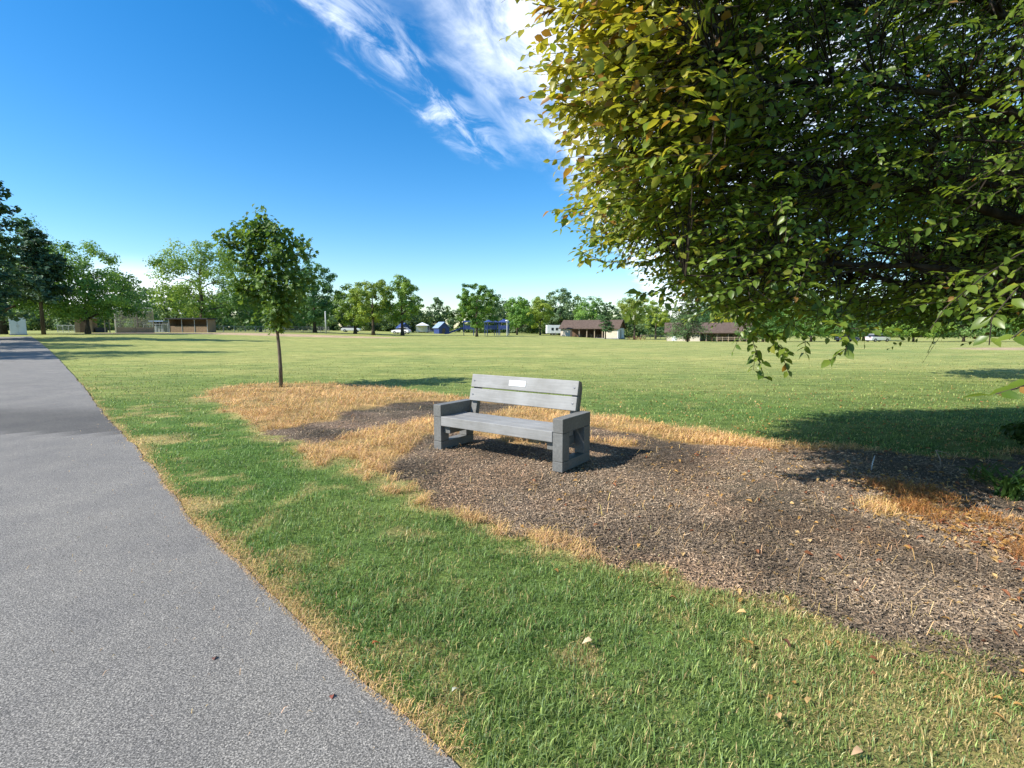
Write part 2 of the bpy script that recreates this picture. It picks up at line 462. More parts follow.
r = np.random.default_rng(11)
x, y = screen_samples(560000, -170, 1200, 334.5, 900, 15000, r)
ok = (y < 75) & (y > .9)
x, y = x[ok], y[ok]
pdist = np.full(x.shape, 5.); mm = (x < 3) & (y < 62); pdist[mm] = poly_dist(x[mm], y[mm], path_poly)
bsd = np.full(x.shape, 5.); mm = (y < 18); bsd[mm] = bed_sd(x[mm], y[mm])
ok = (pdist > .0) & ((bsd > 0.0) | (r.random(len(x)) < .02 * np.exp(bsd * 3))) & (infield(x, y)[:, 0] < .3)
x, y, bsd, pdist = x[ok], y[ok], bsd[ok], pdist[ok]
n = len(x); dl = dry_lawn(x, y)
dead = r.random(n) < dl * .9
mixv = np.clip(fbm(x * .8, y * .8 + 20, 5) * 1.6 - .42 + .6 * sstep(4, 12, y) + .25 * (fbm(x * 5, y * 5, 3) - .5) + r.normal(0, .3, n), 0, 1)[:, None]
gc = GREEN_A * (1 - mixv) + GREEN_B * mixv
blu = (r.random(n) < .22)[:, None]
gc = np.where(blu, np.array([.19, .27, .11]), gc)
ff = (sstep(6, 24, y) * .8)[:, None]
gc = gc * (1 - ff) + FIELD * ff
gc = np.where(dead[:, None], DRY * r.uniform(.6, 1.15, n)[:, None], gc) * np.clip(r.normal(1.0, .30, n), .4, 1.9)[:, None]
clump = np.clip(fbm(x * 9, y * 9, 3) * 1.5 - .25, 0, 1.2)
hgt = r.uniform(.020, .064, n) * (.35 + 1.2 * clump) * (.75 + .5 * fbm(x * 1.2, y * 1.2, 3)) * (1 - .45 * dl) * (1 - .55 * sstep(9, 30, y))
long_ = r.random(n) < .07
hgt = np.where(long_, hgt * 1.2, hgt); gc = np.where(long_[:, None], np.clip(gc * 1.35 + .03, 0, .8), gc)
hgt *= .45 + .55 * sstep(.0, .12, pdist)
wid = np.maximum(.0034 * r.uniform(.6, 1.4, n), .00115 * y)
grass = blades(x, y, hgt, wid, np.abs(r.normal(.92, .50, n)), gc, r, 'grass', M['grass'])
tag(grass, 'mown green lawn grass with dry patches', None, None, 'stuff')

# straw: long dry stalks lying over the bed and the path's edge
r = np.random.default_rng(12)
x, y = screen_samples(800000, -60, 1150, 378, 760, 15000, r)
bsd = bed_sd(x, y); dk = dark_w(x, y)
ed = line_dist(x, y, edge_pts[::6]); inp = poly_dist(x, y, path_poly)
pr = np.where(bsd < .08, (1 - dk) * (.25 + .75 * sstep(.35, .6, fbm(x * 3 + 7, y * 3, 4))) + .006, 0)
pr = np.where((bsd < .1) & (line_dist(x, y, litter_line) < .30), np.maximum(pr, .6 * sstep(.42, .62, fbm(x * 4 + 3, y * 4, 4))), pr)
pr = np.maximum(pr, (np.exp(-np.maximum(inp, 0) / .07) * (inp > -.03) * .8) * (inp < .3))
pr = np.maximum(pr, .012 * np.exp(np.minimum(inp, 0) / .35) * (inp < 0) * (inp > -1.5) * (fbm(x * 2, y * 2, 3) + .3))
ok = r.random(len(x)) < pr
x, y, inp, dk = x[ok], y[ok], inp[ok], dk[ok]; n = len(x)
orange = (line_dist(x, y, litter_line) < .38)[:, None]
sc = np.where(orange, np.array([.50, .24, .075]), STRAW) * (.6 + .75 * fbm(x * 2.2, y * 2.2 + 50, 4))[:, None] * r.uniform(.55, 1.25, n)[:, None] * np.stack([np.ones(n), r.uniform(.85, 1.12, n), r.uniform(.7, 1.3, n)], 1)
hl = r.uniform(.06, .20, n) * np.where(inp < 0, .22, np.where(inp < .3, .35, 1))
straw = blades(x, y, hl, np.maximum(.0022, .0007 * y) * r.uniform(.7, 1.3, n), np.clip(r.normal(1.42, .12, n), 1.1, 1.57), sc, r, 'straw', M['straw'], np.where(inp < 0, .016 + .0014 * np.maximum(0, y - 10), .004))
tag(straw, 'dry straw strewn over the bed and path edge', None, None, 'stuff')

# shredded bark chips
def chips(x, y, L, Wd, T, colr, r, name, m, lift=.004, tilt=.28):
    n = len(x); az = r.uniform(0, 2 * PI, n)
    a = np.stack([np.cos(az), np.sin(az), r.normal(0, tilt, n)], 1); a /= np.linalg.norm(a, axis=1)[:, None]
    up = np.stack([r.normal(0, tilt, n), r.normal(0, tilt, n), np.ones(n)], 1)
    b = np.cross(up, a); b /= np.linalg.norm(b, axis=1)[:, None]; c = np.cross(a, b)
    z = terrain(x, y) + (fbm(x * 3, y * 3, 4) - .5) * .035 + lift + np.abs(r.normal(0, .007, n))
    o = np.stack([x, y, z], 1)
    A, B, Cc = a * L[:, None] * .5, b * Wd[:, None] * .5, c * T[:, None] * .5
    tp = r.uniform(.3, 1, n)[:, None]
    V = np.stack([o - A - B - Cc, o + A - B * tp - Cc, o + A + B * tp - Cc, o - A + B - Cc,
                  o - A - B + Cc, o + A - B * tp + Cc, o + A + B * tp + Cc, o - A + B + Cc], 1).reshape(-1, 3)
    i = np.arange(n)[:, None] * 8
    q = np.concatenate([i + np.array([f]) for f in ((4,5,6,7),(0,1,5,4),(1,2,6,5),(2,3,7,6),(3,0,4,7))])
    return link(name, np_mesh(name, V, [q], np.repeat(colr, 8, 0)), m)
r = np.random.default_rng(13)
x, y = screen_samples(560000, 150, 1230, 384, 760, 10500, r)
bsd = bed_sd(x, y); dk = dark_w(x, y)
bare = sstep(.52, .72, fbm(x * .9 + 12, y * .9 + 5, 4)) * sstep(1.2, 2.4, x)
ok = (bsd < r.normal(.02, .05, len(x))) & (r.random(len(x)) < (.12 + .88 * dk) * (1 - .75 * bare))
x, y = x[ok], y[ok]; n = len(x)
kind = r.random(n); warm = fbm(x * 1.1, y * 1.1 + 9, 4)
cc = np.where((kind < .42)[:, None], np.array([.130, .106, .085]), np.where((kind < .88)[:, None], np.array([.225, .172, .125]), np.array([.40, .32, .235])))
cc = cc * r.uniform(.65, 1.3, n)[:, None] * (.6 + .9 * sstep(.25, .75, warm))[:, None]
cc = cc * np.array([1.06, 1.0, .90])
redd = (sstep(.45, .7, fbm(x * 1.6 + 60, y * 1.6, 4)) * .3)[:, None]
cc = cc * (1 - redd) + cc * np.array([1.25, .95, .75]) * redd
mulch = chips(x, y, r.uniform(.006, .027, n) * np.where(r.random(n) < .05, 2.2, 1), np.maximum(r.uniform(.0025, .0065, n), .0011 * y), r.uniform(.002, .005, n), cc, r, 'bark_mulch', M['chip'])
tag(mulch, 'shredded bark mulch spread on the bed', None, None, 'stuff')

# fallen leaves under the big tree: litter
def leaf_mesh(P, A, N, L, Wd, colr, fold=.25, droop=.15):
    """one folded, pointed leaf per row: P base, A axis, N upper side"""
    n = len(P); A = A / np.linalg.norm(A, axis=1)[:, None]
    S = np.cross(A, N); S /= np.linalg.norm(S, axis=1)[:, None] + 1e-9; N = np.cross(S, A)
    L = L[:, None]; Wd = Wd[:, None]
    def pt(u, s, h): return P + A * L * u + S * Wd * s + N * (L * h)
    V = np.stack([pt(0, 0, 0), pt(.35, -.46, fold * .3), pt(.35, 0, 0), pt(.35, .46, fold * .3),
                  pt(.70, -.36, fold * .22 - droop * .3), pt(.70, 0, -droop * .35), pt(.70, .36, fold * .22 - droop * .3), pt(1, 0, -droop)], 1)
    i = np.arange(n)[:, None] * 8
    t3 = np.concatenate([i + np.array([f]) for f in ((0,2,1),(0,3,2),(4,5,7),(5,6,7))])
    q = np.concatenate([i + np.array([f]) for f in ((1,2,5,4),(2,3,6,5))])
    return V.reshape(-1, 3), [t3, q], np.repeat(colr, 8, 0)
r = np.random.default_rng(14)
x, y = screen_samples(90000, 520, 1250, 386, 720, 900, r)
bsd = bed_sd(x, y); ld = line_dist(x, y, litter_line)
pr = np.clip(.8 * np.exp(-(ld / .36) ** 2) + .02 + .05 * sstep(0, 2.5, x - 1.2), 0, 1) * (bsd < .25)
pr = np.maximum(pr, .03 * (bsd >= .25) * sstep(0, 2, x) + .05 * (bsd >= .25) * (y > 5) * sstep(.5, 3, x))
ok = r.random(len(x)) < pr; x, y = x[ok], y[ok]; n = len(x)
az = r.uniform(0, 2 * PI, n)
A = np.stack([np.cos(az), np.sin(az), r.normal(0, .25, n)], 1); N = np.stack([r.normal(0, .35, n), r.normal(0, .35, n), np.ones(n)], 1)
kk = r.random(n)[:, None]
lc = np.where(kk < .55, np.array([.42, .235, .07]), np.where(kk < .8, np.array([.26, .10, .045]), np.array([.55, .36, .15]))) * r.uniform(.7, 1.25, n)[:, None]
V, fs, cc = leaf_mesh(np.stack([x, y, terrain(x, y) + .018 + r.uniform(0, .012, n)], 1), A, N, r.uniform(.022, .062, n), r.uniform(.016, .036, n), lc, .6, .4)
lit = link('leaf_litter', np_mesh('leaf_litter', V, fs, cc), M['straw'])
tag(lit, 'orange and brown leaf litter on the mulch', None, None, 'stuff')

# a few fallen leaves that can be told apart
for (u, v, L, cl, lab) in ((592,648,.060,(.66,.52,.32),'pale cream fallen leaf lying alone on the green lawn in the foreground'),
        (378,522,.055,(.30,.17,.08),'small curled brown leaf on the lawn between the path and the bench'),
        (452,701,.050,(.60,.60,.46),'whitish dead leaf in the grass close to the path edge'),
        (372,652,.050,(.50,.16,.06),'orange red leaf at the edge of the lawn near the path'),
        (340,664,.035,(.36,.07,.05),'tiny dark red leaf on the straw fringe of the path'),
        (648,590,.060,(.55,.38,.18),'tan leaf on the lawn just below the mulch edge'),
        (669,604,.060,(.42,.23,.09),'rusty leaf lower right of the tan leaf below the mulch edge'),
        (781,647,.070,(.16,.07,.045),'dark brown shrivelled leaf on the lawn right of the pale leaf'),
        (780,729,.055,(.58,.36,.17),'light orange leaf low on the lawn near the bottom of the picture'),
        (861,760,.055,(.50,.33,.19),'pinkish tan leaf at the very bottom of the lawn'),
        (990,723,.060,(.52,.30,.11),'amber leaf on the lawn at the far right bottom'),
        (746,620,.06,(.62,.40,.16),'yellow tan leaf lying on the border of mulch and lawn'),
        (214,663,.045,(.20,.10,.08),'small reddish brown leaf lying on the bare asphalt'),
        (332,702,.045,(.30,.10,.07),'reddish leaf on the asphalt close to the lawn edge')):
    g = G(u, v); az = r.uniform(0, 2 * PI)
    V, fs, cc = leaf_mesh(np.zeros((1, 3)), np.array([[1., 0, .15]]), np.array([[r.normal(0, .25), .3, 1.]]), np.array([L * .8]), np.array([L * .48]), np.array([cl]), .6, .5)
    onp = float(poly_dist(np.array([g[0]]), np.array([g[1]]), path_poly)[0]) < 0
    o = link('fallen_leaf', np_mesh('fallen_leaf', V, fs, cc, True), M['straw'])
    o.location = (g[0], g[1], g[2] + (.014 if onp else .042)); o.rotation_euler = (0, 0, az)
    tag(o, lab, 'leaf', 'single fallen leaves')

# dead grass heap raked up on the lower edge of the bed is part of the straw; two bare stalks stand in the mulch
for (u, v, L, lean, lab) in ((871,471,.17,.18,'thin pale stalk standing upright in the shaded mulch'), (941,468,.20,-.35,'bent pale stalk leaning in the mulch near the strappy plant')):
    g = G(u, v); mb = MB()
    mb.tube([(0, 0, -.02), (lean * .05, 0, L * .5), (lean * .2, .01, L)], [.007, .006, .004], 6)
    if lean < 0: mb.tube([(lean * .2, .01, L), (.05, .02, L * .85), (.13, .04, L * .62)], [.004, .004, .003], 6)
    o = mb.build('dry_stalk', M['pole'] if lean > 0 else M['wood'], None, 0, True); o.location = (g[0], g[1], g[2]); tag(o, lab, 'stalk')

# ------------------------------------------------------------------ the bench
A0, B0 = G(434, 448.6), G(562.3, 474.6)
LB = float(np.hypot(*(B0 - A0)[:2])); BRZ = math.atan2(B0[1] - A0[1], B0[0] - A0[0])
bench = empty('park_bench', (A0[0], A0[1], A0[2] - .004), BRZ, 'grey plastic lumber park bench with a small metal plaque on its back', 'bench')
DB, PWD = .64, .125
def beam(name, lo, hi, m, parent=bench, bev=.007):
    return MB().box(lo, hi).build(name, m, parent, bev)
for x0 in (0.0, LB - PWD):
    x1 = x0 + PWD
    beam('foot_beam', (x0, 0, 0), (x1, DB, .108), M['frame'])
    beam('post', (x0 + .001, .001, .110), (x1 - .001, .15, .418), M['frame'])
    beam('post', (x0 + .001, DB - .15, .110), (x1 - .001, DB - .001, .418), M['frame'])
    beam('armrest', (x0, 0, .420), (x1, DB, .575), M['frame'], bev=.009)
xi0, xi1 = PWD + .003, LB - PWD - .003
# bearers under the seat, front to back beside each side frame
for x0 in (xi0, xi1 - .10):
    beam('seat_bearer', (x0, .055, .215), (x0 + .10, DB - .02, .312), M['wood'] if False else M['frame'])
# seat planks
ys_ = np.linspace(-.005, .47, 4)
for k in range(3):
    beam('seat_plank', (xi0, ys_[k] + .0025, .314), (xi1, ys_[k + 1] - .0025, .432), M['lumber'], bev=.008)
# reclined back
RC = math.radians(13)
RM = Matrix.Translation((0, .475, .425)) @ Matrix.Rotation(-RC, 4, 'X')
for x0 in (xi0 + .038, xi1 - .098):
    MB().prism([(.052, -.18), (.125, -.18), (.125, .44), (.085, .515), (.052, .515)], x0, x0 + .09, 'x').build('back_post', M['frame'], bench, .005).data.transform(RM)
for k, (z0, z1) in enumerate(((.165, .328), (.345, .515))):
    b_ = beam('backrest_board', (xi0 + .03, 0, z0), (xi1 + .0, .05, z1), M['lumber'], bev=.007); b_.data.transform(RM)
    for xb in (xi0 + .08, xi1 - .05):
        mb = MB(); zc = (z0 + z1) / 2
        mb.tube([(xb, -.006, zc), (xb, .002, zc)], [.011, .011], 10)
        q = mb.build('bolt', M['bolt'], b_, .002); q.data.transform(RM)
    if k == 1:
        xc = xi0 + (xi1 - xi0) * .475
        pl = MB().box((xc - .125, -.006, .395), (xc + .125, .001, .465)).build('plaque', M['plaque'], b_, .003)
        pl.data.transform(RM)
        mb = MB()
        for (zc, hw) in ((.449, .085), (.434, .10), (.419, .06)):      # engraved lines, too small to read in the photograph
            xx = xc - hw
            while xx < xc + hw:
                w_ = random.uniform(.008, .02); mb.box((xx, -.0068, zc - .0028), (min(xx + w_, xc + hw), -.0055, zc + .0028)); xx += w_ + .005
        e_ = mb.build('engraving', M['steel'], pl); e_.data.transform(RM)

# ------------------------------------------------------------------ trees
def leaf_quads(P, N, size, colr, r):
    n = len(P); N = N / (np.linalg.norm(N, axis=1)[:, None] + 1e-9)
    t = r.normal(0, 1, (n, 3)); a = np.cross(N, t); a /= np.linalg.norm(a, axis=1)[:, None] + 1e-9
    b = np.cross(N, a); s = size[:, None]
    V = np.stack([P - a * s * .5, P + b * s * .34 + N * s * .1, P + a * s * .5, P - b * s * .34 + N * s * .1], 1).reshape(-1, 3)
    i = np.arange(n)[:, None] * 4
    return V, [i + np.array([[0, 1, 2]]), i + np.array([[0, 2, 3]])], np.repeat(colr, 4, 0)
def crown_mesh(name, r, H, z0, Rx, nclump, nleaf, size, c_dark, c_light, shape='round', clump_r=.3, sparse=0.0, prof=None):
    """clumps of leaves spread through an uneven crown between z0 and H"""
    cs = []; hc = (H - z0) / 2
    lob = r.uniform(0, 2 * PI, 4); lamp = r.uniform(.08, .2, 4)
    while len(cs) < nclump:
        p = r.uniform(-1, 1, 3)
        az = math.atan2(p[1], p[0])
        rad = 1 + sum(lamp[k] * math.cos((k + 1) * az + lob[k] + 2.2 * p[2]) for k in range(4)) * .8
        q = math.hypot(p[0], p[1]) / rad; zz = p[2]
        w = {'round': math.sqrt(max(0, 1 - zz * zz)), 'oval': math.sqrt(max(0, 1 - zz * zz)) * (1 - .25 * zz), 'vase': math.sqrt(max(0, 1 - zz ** 4)) * (.78 + .22 * zz),
             'dome': math.sqrt(max(0, 1 - ((zz + 1) / 2) ** 2.4)) * (1 if zz > -.8 else .85)}[shape]
        if prof: w = prof((zz + 1) / 2)
        if q > w: continue
        if q < w * .45 and r.random() < .65: continue
        cs.append((p[0] * Rx, p[1] * Rx, z0 + hc + zz * hc))
    cs = np.array(cs); cr = clump_r * Rx * r.uniform(.6, 1.25, nclump)
    per = nleaf // nclump
    idx = np.repeat(np.arange(nclump), per); n = len(idx)
    d = r.normal(0, 1, (n, 3)); d /= np.linalg.norm(d, axis=1)[:, None]
    rr = r.random(n) ** .45
    P = cs[idx] + d * (cr[idx] * rr)[:, None] * np.array([1, 1, .72])
    out = P - np.array([0, 0, z0 + hc * .8]); out /= np.linalg.norm(out, axis=1)[:, None]
    N = d * .8 + out * .5 + r.normal(0, .45, (n, 3)) + np.array([0, 0, .35])
    tone = np.clip(r.normal(.5, .28, nclump)[idx] + r.normal(0, .22, n), 0, 1)[:, None]
    col = np.asarray(c_dark) * (1 - tone) + np.asarray(c_light) * tone
    V, f, c = leaf_quads(P, N, size * r.uniform(.6, 1.35, n), col, r)
    return np_mesh(name, V, f, c), cs
def trunk_mb(r, H, z0, rad, cs, nl=9, forks=1):
    mb = MB(); top = z0 + (H - z0) * .62
    pts = [(0, 0, -.15)]; rr = [rad * 1.5]
    for k in range(1, 8):
        f = k / 7; pts.append((r.normal(0, rad * .35) * f, r.normal(0, rad * .35) * f, top * f)); rr.append(rad * (1.05 - .8 * f))
    mb.tube(pts, rr, 8)
    for k in range(min(nl, len(cs))):
        c = cs[r.integers(len(cs))]
        f = np.clip((c[2] - .35 * math.hypot(c[0], c[1])) / top, z0 * .62 / top, .95)
        i = min(6, int(f * 7)); p0 = np.array(pts[i]) * (1 - (f * 7 - i)) + np.array(pts[i + 1]) * (f * 7 - i)
        pm = (p0 + c) / 2 + np.array([0, 0, .06 * H * r.uniform(-.2, 1)])
        r0 = rad * (1.0 - .8 * f) * .62
        mb.tube([p0, pm * .5 + p0 * .5 + np.array([0, 0, .02 * H]), pm, c], [r0, r0 * .8, r0 * .55, r0 * .2], 5)
    return mb
def tree(name, loc, H, z0, R, label, seed, c_dark, c_light, nclump=60, nleaf=5000, size=.35, shape='round', clump_r=.3, rad=None, group=None, cat='tree', mat='leaf', bark='bark', nl=10, prof=None):
    nclump = int(nclump * 2.2); nleaf = int(nleaf * 1.9); size *= .74; clump_r *= .74; c_dark = np.asarray(c_dark) * np.array([2.2, 2.5, 2.3]); c_light = np.asarray(c_light) * np.array([2.25, 2.45, 2.3])
    r = np.random.default_rng(seed)
    root = empty(name, loc, 0, label, cat, group)
    me, cs = crown_mesh('crown', r, H, z0, R, nclump, nleaf, size, c_dark, c_light, shape, clump_r, prof=prof)
    link('crown', me, M[mat], root)
    trunk_mb(r, H, z0, rad or H * .022, cs, nl).build('trunk', M[bark], root, 0, True)
    return root
def conifer(name, loc, H, z0, R, label, seed, c_dark, c_light, n=5000, group=None, size=.4, power=.8, rad=None, droop=.25):
    """whorls of drooping limbs carrying needle sprays"""
    c_dark = np.asarray(c_dark) * 2.0; c_light = np.asarray(c_light) * 2.1
    r = np.random.default_rng(seed); root = empty(name, loc, 0, label, 'tree', group)
    mb = MB(); mb.tube([(0, 0, -.15), (0, 0, H * .5), (0, 0, H)], [rad or H * .02, (rad or H * .02) * .6, .02], 8)
    P = []; D = []
    nb = 90
    for k in range(nb):
        f = (k + r.random()) / nb; z = z0 + (H - z0) * f
        L = R * max(.05, (1 - f) ** power) * r.uniform(.6, 1.15); az = r.uniform(0, 2 * PI)
        d = np.array([math.cos(az), math.sin(az), 0])
        end = np.array([0, 0, z]) + d * L + np.array([0, 0, -droop * L + .25 * L * f])
        mb.tube([(0, 0, z), tuple((np.array([0, 0, z]) + end) / 2 + np.array([0, 0, .05 * L])), tuple(end)], [.03 + .004 * H * (1 - f), .03, .012], 4, False)
        m = max(6, int(n / nb * (L / R) * 1.7)); tt = r.random(m) ** .7
        q = np.array([0, 0, z]) + (end - np.array([0, 0, z])) * tt[:, None]
        q += np.cross(d, [0, 0, 1]) * (r.normal(0, .16, m) * L * (1.1 - .6 * tt))[:, None] + np.array([0, 0, 1]) * (r.normal(-.03, .05, m) * L)[:, None]
        P.append(q); D.append(np.tile(d, (m, 1)))
    P = np.concatenate(P); D = np.concatenate(D); n = len(P)
    tone = np.clip(r.normal(.45, .3, n), 0, 1)[:, None]
    V, f, c = leaf_quads(P, np.array([0, 0, .8]) + D * .4 + r.normal(0, .5, (n, 3)), size * r.uniform(.6, 1.3, n), np.asarray(c_dark) * (1 - tone) + np.asarray(c_light) * tone, r)
    link('crown', np_mesh('crown', V, f, c), M['needle'], root)
    mb.build('trunk', M['bark'], root, 0, True)
    return root
GD, GL = (.034, .074, .016), (.120, .180, .036)
YD, YL = (.075, .105, .018), (.200, .215, .040)
BD, BL = (.020, .048, .018), (.070, .118, .038)
def by_px(u, dist, vtop, vcrown, wpx):
    """place, height, crown base and crown radius of a tree measured in the photograph"""
    p = AT(u, dist)
    k = (dist * CP + p[2] * 0) / F
    return p, CAMH + (HOR - vtop) * k - p[2], CAMH + (HOR - vcrown) * k - p[2], wpx * .5 * k

# young maple in front of the field
p, H, z0, R = by_px(281, G(281, 387)[1], 213, 333, 74)
p = G(281, 387); r = np.random.default_rng(41)
root = empty('young_maple', p, 0, 'slender young maple tree staked alone in dry straw beside the path', 'tree')
root['label'] = 'slender young maple with a bare thin trunk standing in dry straw left of the bench'
sap_prof = lambda f: float(np.interp(f, [0, .02, .15, .36, .6, .78, .9, 1], [.30, .38, .85, 1.0, .98, .86, .52, .18]))
lean = np.array([-.10, 0, 1.0])
mb = MB(); T = [(0, 0, -.1)]; TR = [.052]
for k in range(1, 10):
    f = k / 9; T.append((-.30 * f * f + .01 * math.sin(9 * f), .02 * math.sin(7 * f), H * .97 * f)); TR.append(.046 * (1 - f) + .006)
mb.tube(T, TR, 8)
Ps, As, Ns, Ls = [], [], [], []
tipd = []
for k in range(64):
    f = (k + r.random()) / 64; z = z0 + .12 + (H * .93 - z0 - .12) * f
    i = min(8, int(z / (H * .97) * 9)); tt = z / (H * .97) * 9 - i
    b0 = np.array(T[i]) * (1 - tt) + np.array(T[min(9, i + 1)]) * tt
    az = k * 2.399 + r.normal(0, .35); L = R * sap_prof(f) * r.uniform(.5, 1.22)
    rise = r.uniform(.15, .55) * L
    e = b0 + np.array([math.cos(az) * L, math.sin(az) * L, rise])
    mid = (b0 + e) / 2 + np.array([0, 0, -.06 * L])
    mb.tube([b0, mid, e], [.013 * (1.1 - f), .009 * (1.1 - f) + .002, .003], 5, False)
    m = int(10 + 78 * L)
    tt = r.uniform(.22, 1.05, m)[:, None]
    q = b0 * (1 - tt) ** 2 + 2 * mid * tt * (1 - tt) + e * tt ** 2 + r.normal(0, .10, (m, 3))
    Ps.append(q); dd_ = np.tile(np.array([math.cos(az), math.sin(az), -.45]), (m, 1)) + r.normal(0, .6, (m, 3)); As.append(dd_)
m = 60; q = np.array(T[-1]) + r.normal(0, 1, (m, 3)) * np.array([.13, .13, .22]) - np.array([0, 0, .1]); Ps.append(q); As.append(r.normal(0, .6, (m, 3)) + np.array([0, 0, -.3]))
P = np.concatenate(Ps); A_ = np.concatenate(As); n = len(P); A_ /= np.linalg.norm(A_, axis=1)[:, None]
N = r.normal(0, .45, (n, 3)) + np.array([-.4, -.3, .7]); S = np.cross(A_, N); S /= np.linalg.norm(S, axis=1)[:, None]; N = np.cross(S, A_)
star = [(0, 0), (-.22, .04), (-.50, .22), (-.27, .34), (-.46, .66), (-.17, .60), (0, 1.0), (.17, .60), (.46, .66), (.27, .34), (.50, .22), (.22, .04)]
Lf = r.uniform(.085, .155, n)[:, None]
V = np.stack([P + A_ * Lf * b + S * Lf * a + N * Lf * (abs(a) * .22 - .12 * b * b) for a, b in star], 1).reshape(-1, 3)
i = np.arange(n)[:, None] * 12
tone = np.clip(r.normal(.42, .3, n), 0, 1)[:, None]
cc = np.array([.055, .12, .024]) * (1 - tone) + np.array([.20, .30, .06]) * tone
fs = [i + np.array([[0, 1, 2, 3, 4, 5, 6]]), i + np.array([[0, 6, 7, 8, 9, 10, 11]])]
link('crown', np_mesh('crown', V, fs, np.repeat(cc, 12, 0)), M['leaf'], root)
mb.build('trunk', M['barkpale'], root, 0, True)

# ---- left edge
def TR_(name, u, dist, vtop, vcrown, wpx, label, seed, cd, cl, **kw):
    p, H, z0, R = by_px(u, dist, vtop, vcrown, wpx)
    return tree(name, p, H, z0, R, label, seed, cd, cl, **kw)
def CF_(name, u, dist, vtop, vcrown, wpx, label, seed, cd, cl, **kw):
    p, H, z0, R = by_px(u, dist, vtop, vcrown, wpx)
    return conifer(name, p, H, z0, R, label, seed, cd, cl, **kw)
CF_('pine_tree', -22, 46, 104, 314, 128, 'tall dark pine cut by the left picture edge, highest tree at left', 51, (.016, .038, .018), (.050, .085, .035), n=9000, size=.5, power=.55, droop=.05)
TR_('dark_tree', 6, 68, 208, 312, 100, 'dark shady tree over the path at the far left, right of the tall pine', 52, BD, BL, nleaf=9000, nclump=70, size=.42, shape='dome')
CF_('pine_tree', 46, 62, 232, 300, 62, 'dark bluish pine between the shady tree and the broad round tree at left', 53, (.016, .036, .020), (.05, .085, .045), n=6000, size=.5, power=.45, droop=.0)
TR_('broad_tree', 90, 70, 243, 318, 104, 'broad round mid green tree standing behind the small tan shed at left', 54, (.030, .062, .016), (.100, .150, .034), nleaf=11000, nclump=90, size=.42, shape='dome', clump_r=.24)
TR_('airy_tree', 140, 104, 280, 326, 40, 'thin airy tree behind the backstop right of the broad round tree', 55, (.030, .062, .03), (.075, .12, .05), nleaf=1600, nclump=26, size=.5, clump_r=.26)
TR_('spreading_tree', 205, 100, 246, 318, 100, 'spreading light green tree with forked limbs and sky gaps behind the dugout', 56, (.045, .08, .016), (.140, .175, .038), nleaf=7500, nclump=60, size=.5, shape='vase', clump_r=.23, nl=22, rad=.5)
TR_('tall_tree', 316, 104, 260, 326, 48, 'tall bluish green tree right behind the young maple', 57, (.028, .065, .026), (.075, .125, .045), nleaf=7000, nclump=60, size=.5, shape='oval')
TR_('tall_tree', 262, 112, 276, 328, 66, 'shaded tree hidden mostly behind the young maple crown', 58, BD, BL, nleaf=5000, nclump=50, size=.55, shape='dome')
# ---- middle group
TR_('park_tree', 356, 104, 283, 326, 40, 'left one of three olive green trees clustered left of the playground', 61, (.05, .085, .016), (.15, .18, .035), nleaf=5500, nclump=50, size=.42, shape='dome', clump_r=.27, rad=.3)
TR_('park_tree', 374, 98, 279, 323, 40, 'middle one of three olive green trees clustered left of the playground', 62, (.055, .085, .016), (.165, .185, .036), nleaf=5500, nclump=50, size=.42, shape='round', clump_r=.27, rad=.3)
TR_('park_tree', 403, 101, 277, 323, 42, 'right one of three olive green trees clustered left of the playground', 63, (.042, .08, .016), (.135, .175, .034), nleaf=5500, nclump=50, size=.42, shape='oval', clump_r=.27, rad=.32)
TR_('compact_tree', 477, 92, 283, 329, 42, 'compact dark green round tree in front of the blue play structure', 64, (.024, .060, .013), (.095, .140, .025), nleaf=8000, nclump=70, size=.36, shape='round', clump_r=.2, rad=.22)
TR_('park_tree', 517, 118, 295, 328, 30, 'green tree just left of the yellowish trees behind the playground', 65, GD, GL, nleaf=3500, nclump=40, size=.45, shape='dome')
TR_('yellow_tree', 540, 124, 297, 328, 27, 'yellow green tree just left of the white box trailer', 66, YD, YL, nleaf=3500, nclump=40, size=.45, shape='oval')
TR_('tall_tree', 560, 150, 290, 330, 30, 'tall pale tree rising above the treeline left of the brown pavilion', 67, (.05, .075, .04), (.11, .14, .07), nleaf=3000, nclump=40, size=.6, shape='vase')
TR_('park_tree', 592, 140, 296, 330, 38, 'dark green tree rising behind the brown roofed pavilion', 68, BD, GL, nleaf=3500, nclump=40, size=.5, shape='dome')
CF_('spruce_tree', 605, 118, 303, 331, 17, 'small dense spruce in front of the pavilion with the white gable end', 69, (.022, .052, .020), (.062, .105, .036), n=3800, size=.26, power=.5, droop=.1)
TR_('park_tree', 634, 122, 294, 324, 34, 'olive tree between the two pavilions beside the red picnic table', 70, (.05, .08, .016), (.16, .17, .035), nleaf=4500, nclump=45, size=.38, shape='round', rad=.22)
TR_('yellow_tree', 655, 132, 300, 327, 26, 'yellowing tree partly hidden behind overhanging leaves between the pavilions', 71, YD, YL, nleaf=3000, nclump=35, size=.42, shape='dome')
CF_('spruce_tree', 687, 90, 291, 336, 52, 'wide dark spruce in front of the cream walled building', 72, (.024, .050, .018), (.070, .105, .034), n=6500, size=.26, power=.55, droop=.15)
TR_('tall_tree', 714, 140, 289, 328, 44, 'tall blue green tree behind the wide dark spruce', 73, (.028, .062, .03), (.07, .12, .05), nleaf=4500, nclump=45, size=.5, shape='round')
TR_('leafy_tree', 762, 96, 298, 338, 44, 'bushy green tree at the right end of the cream walled building', 74, GD, (.085, .135, .04), nleaf=4500, nclump=45, size=.35, shape='dome')
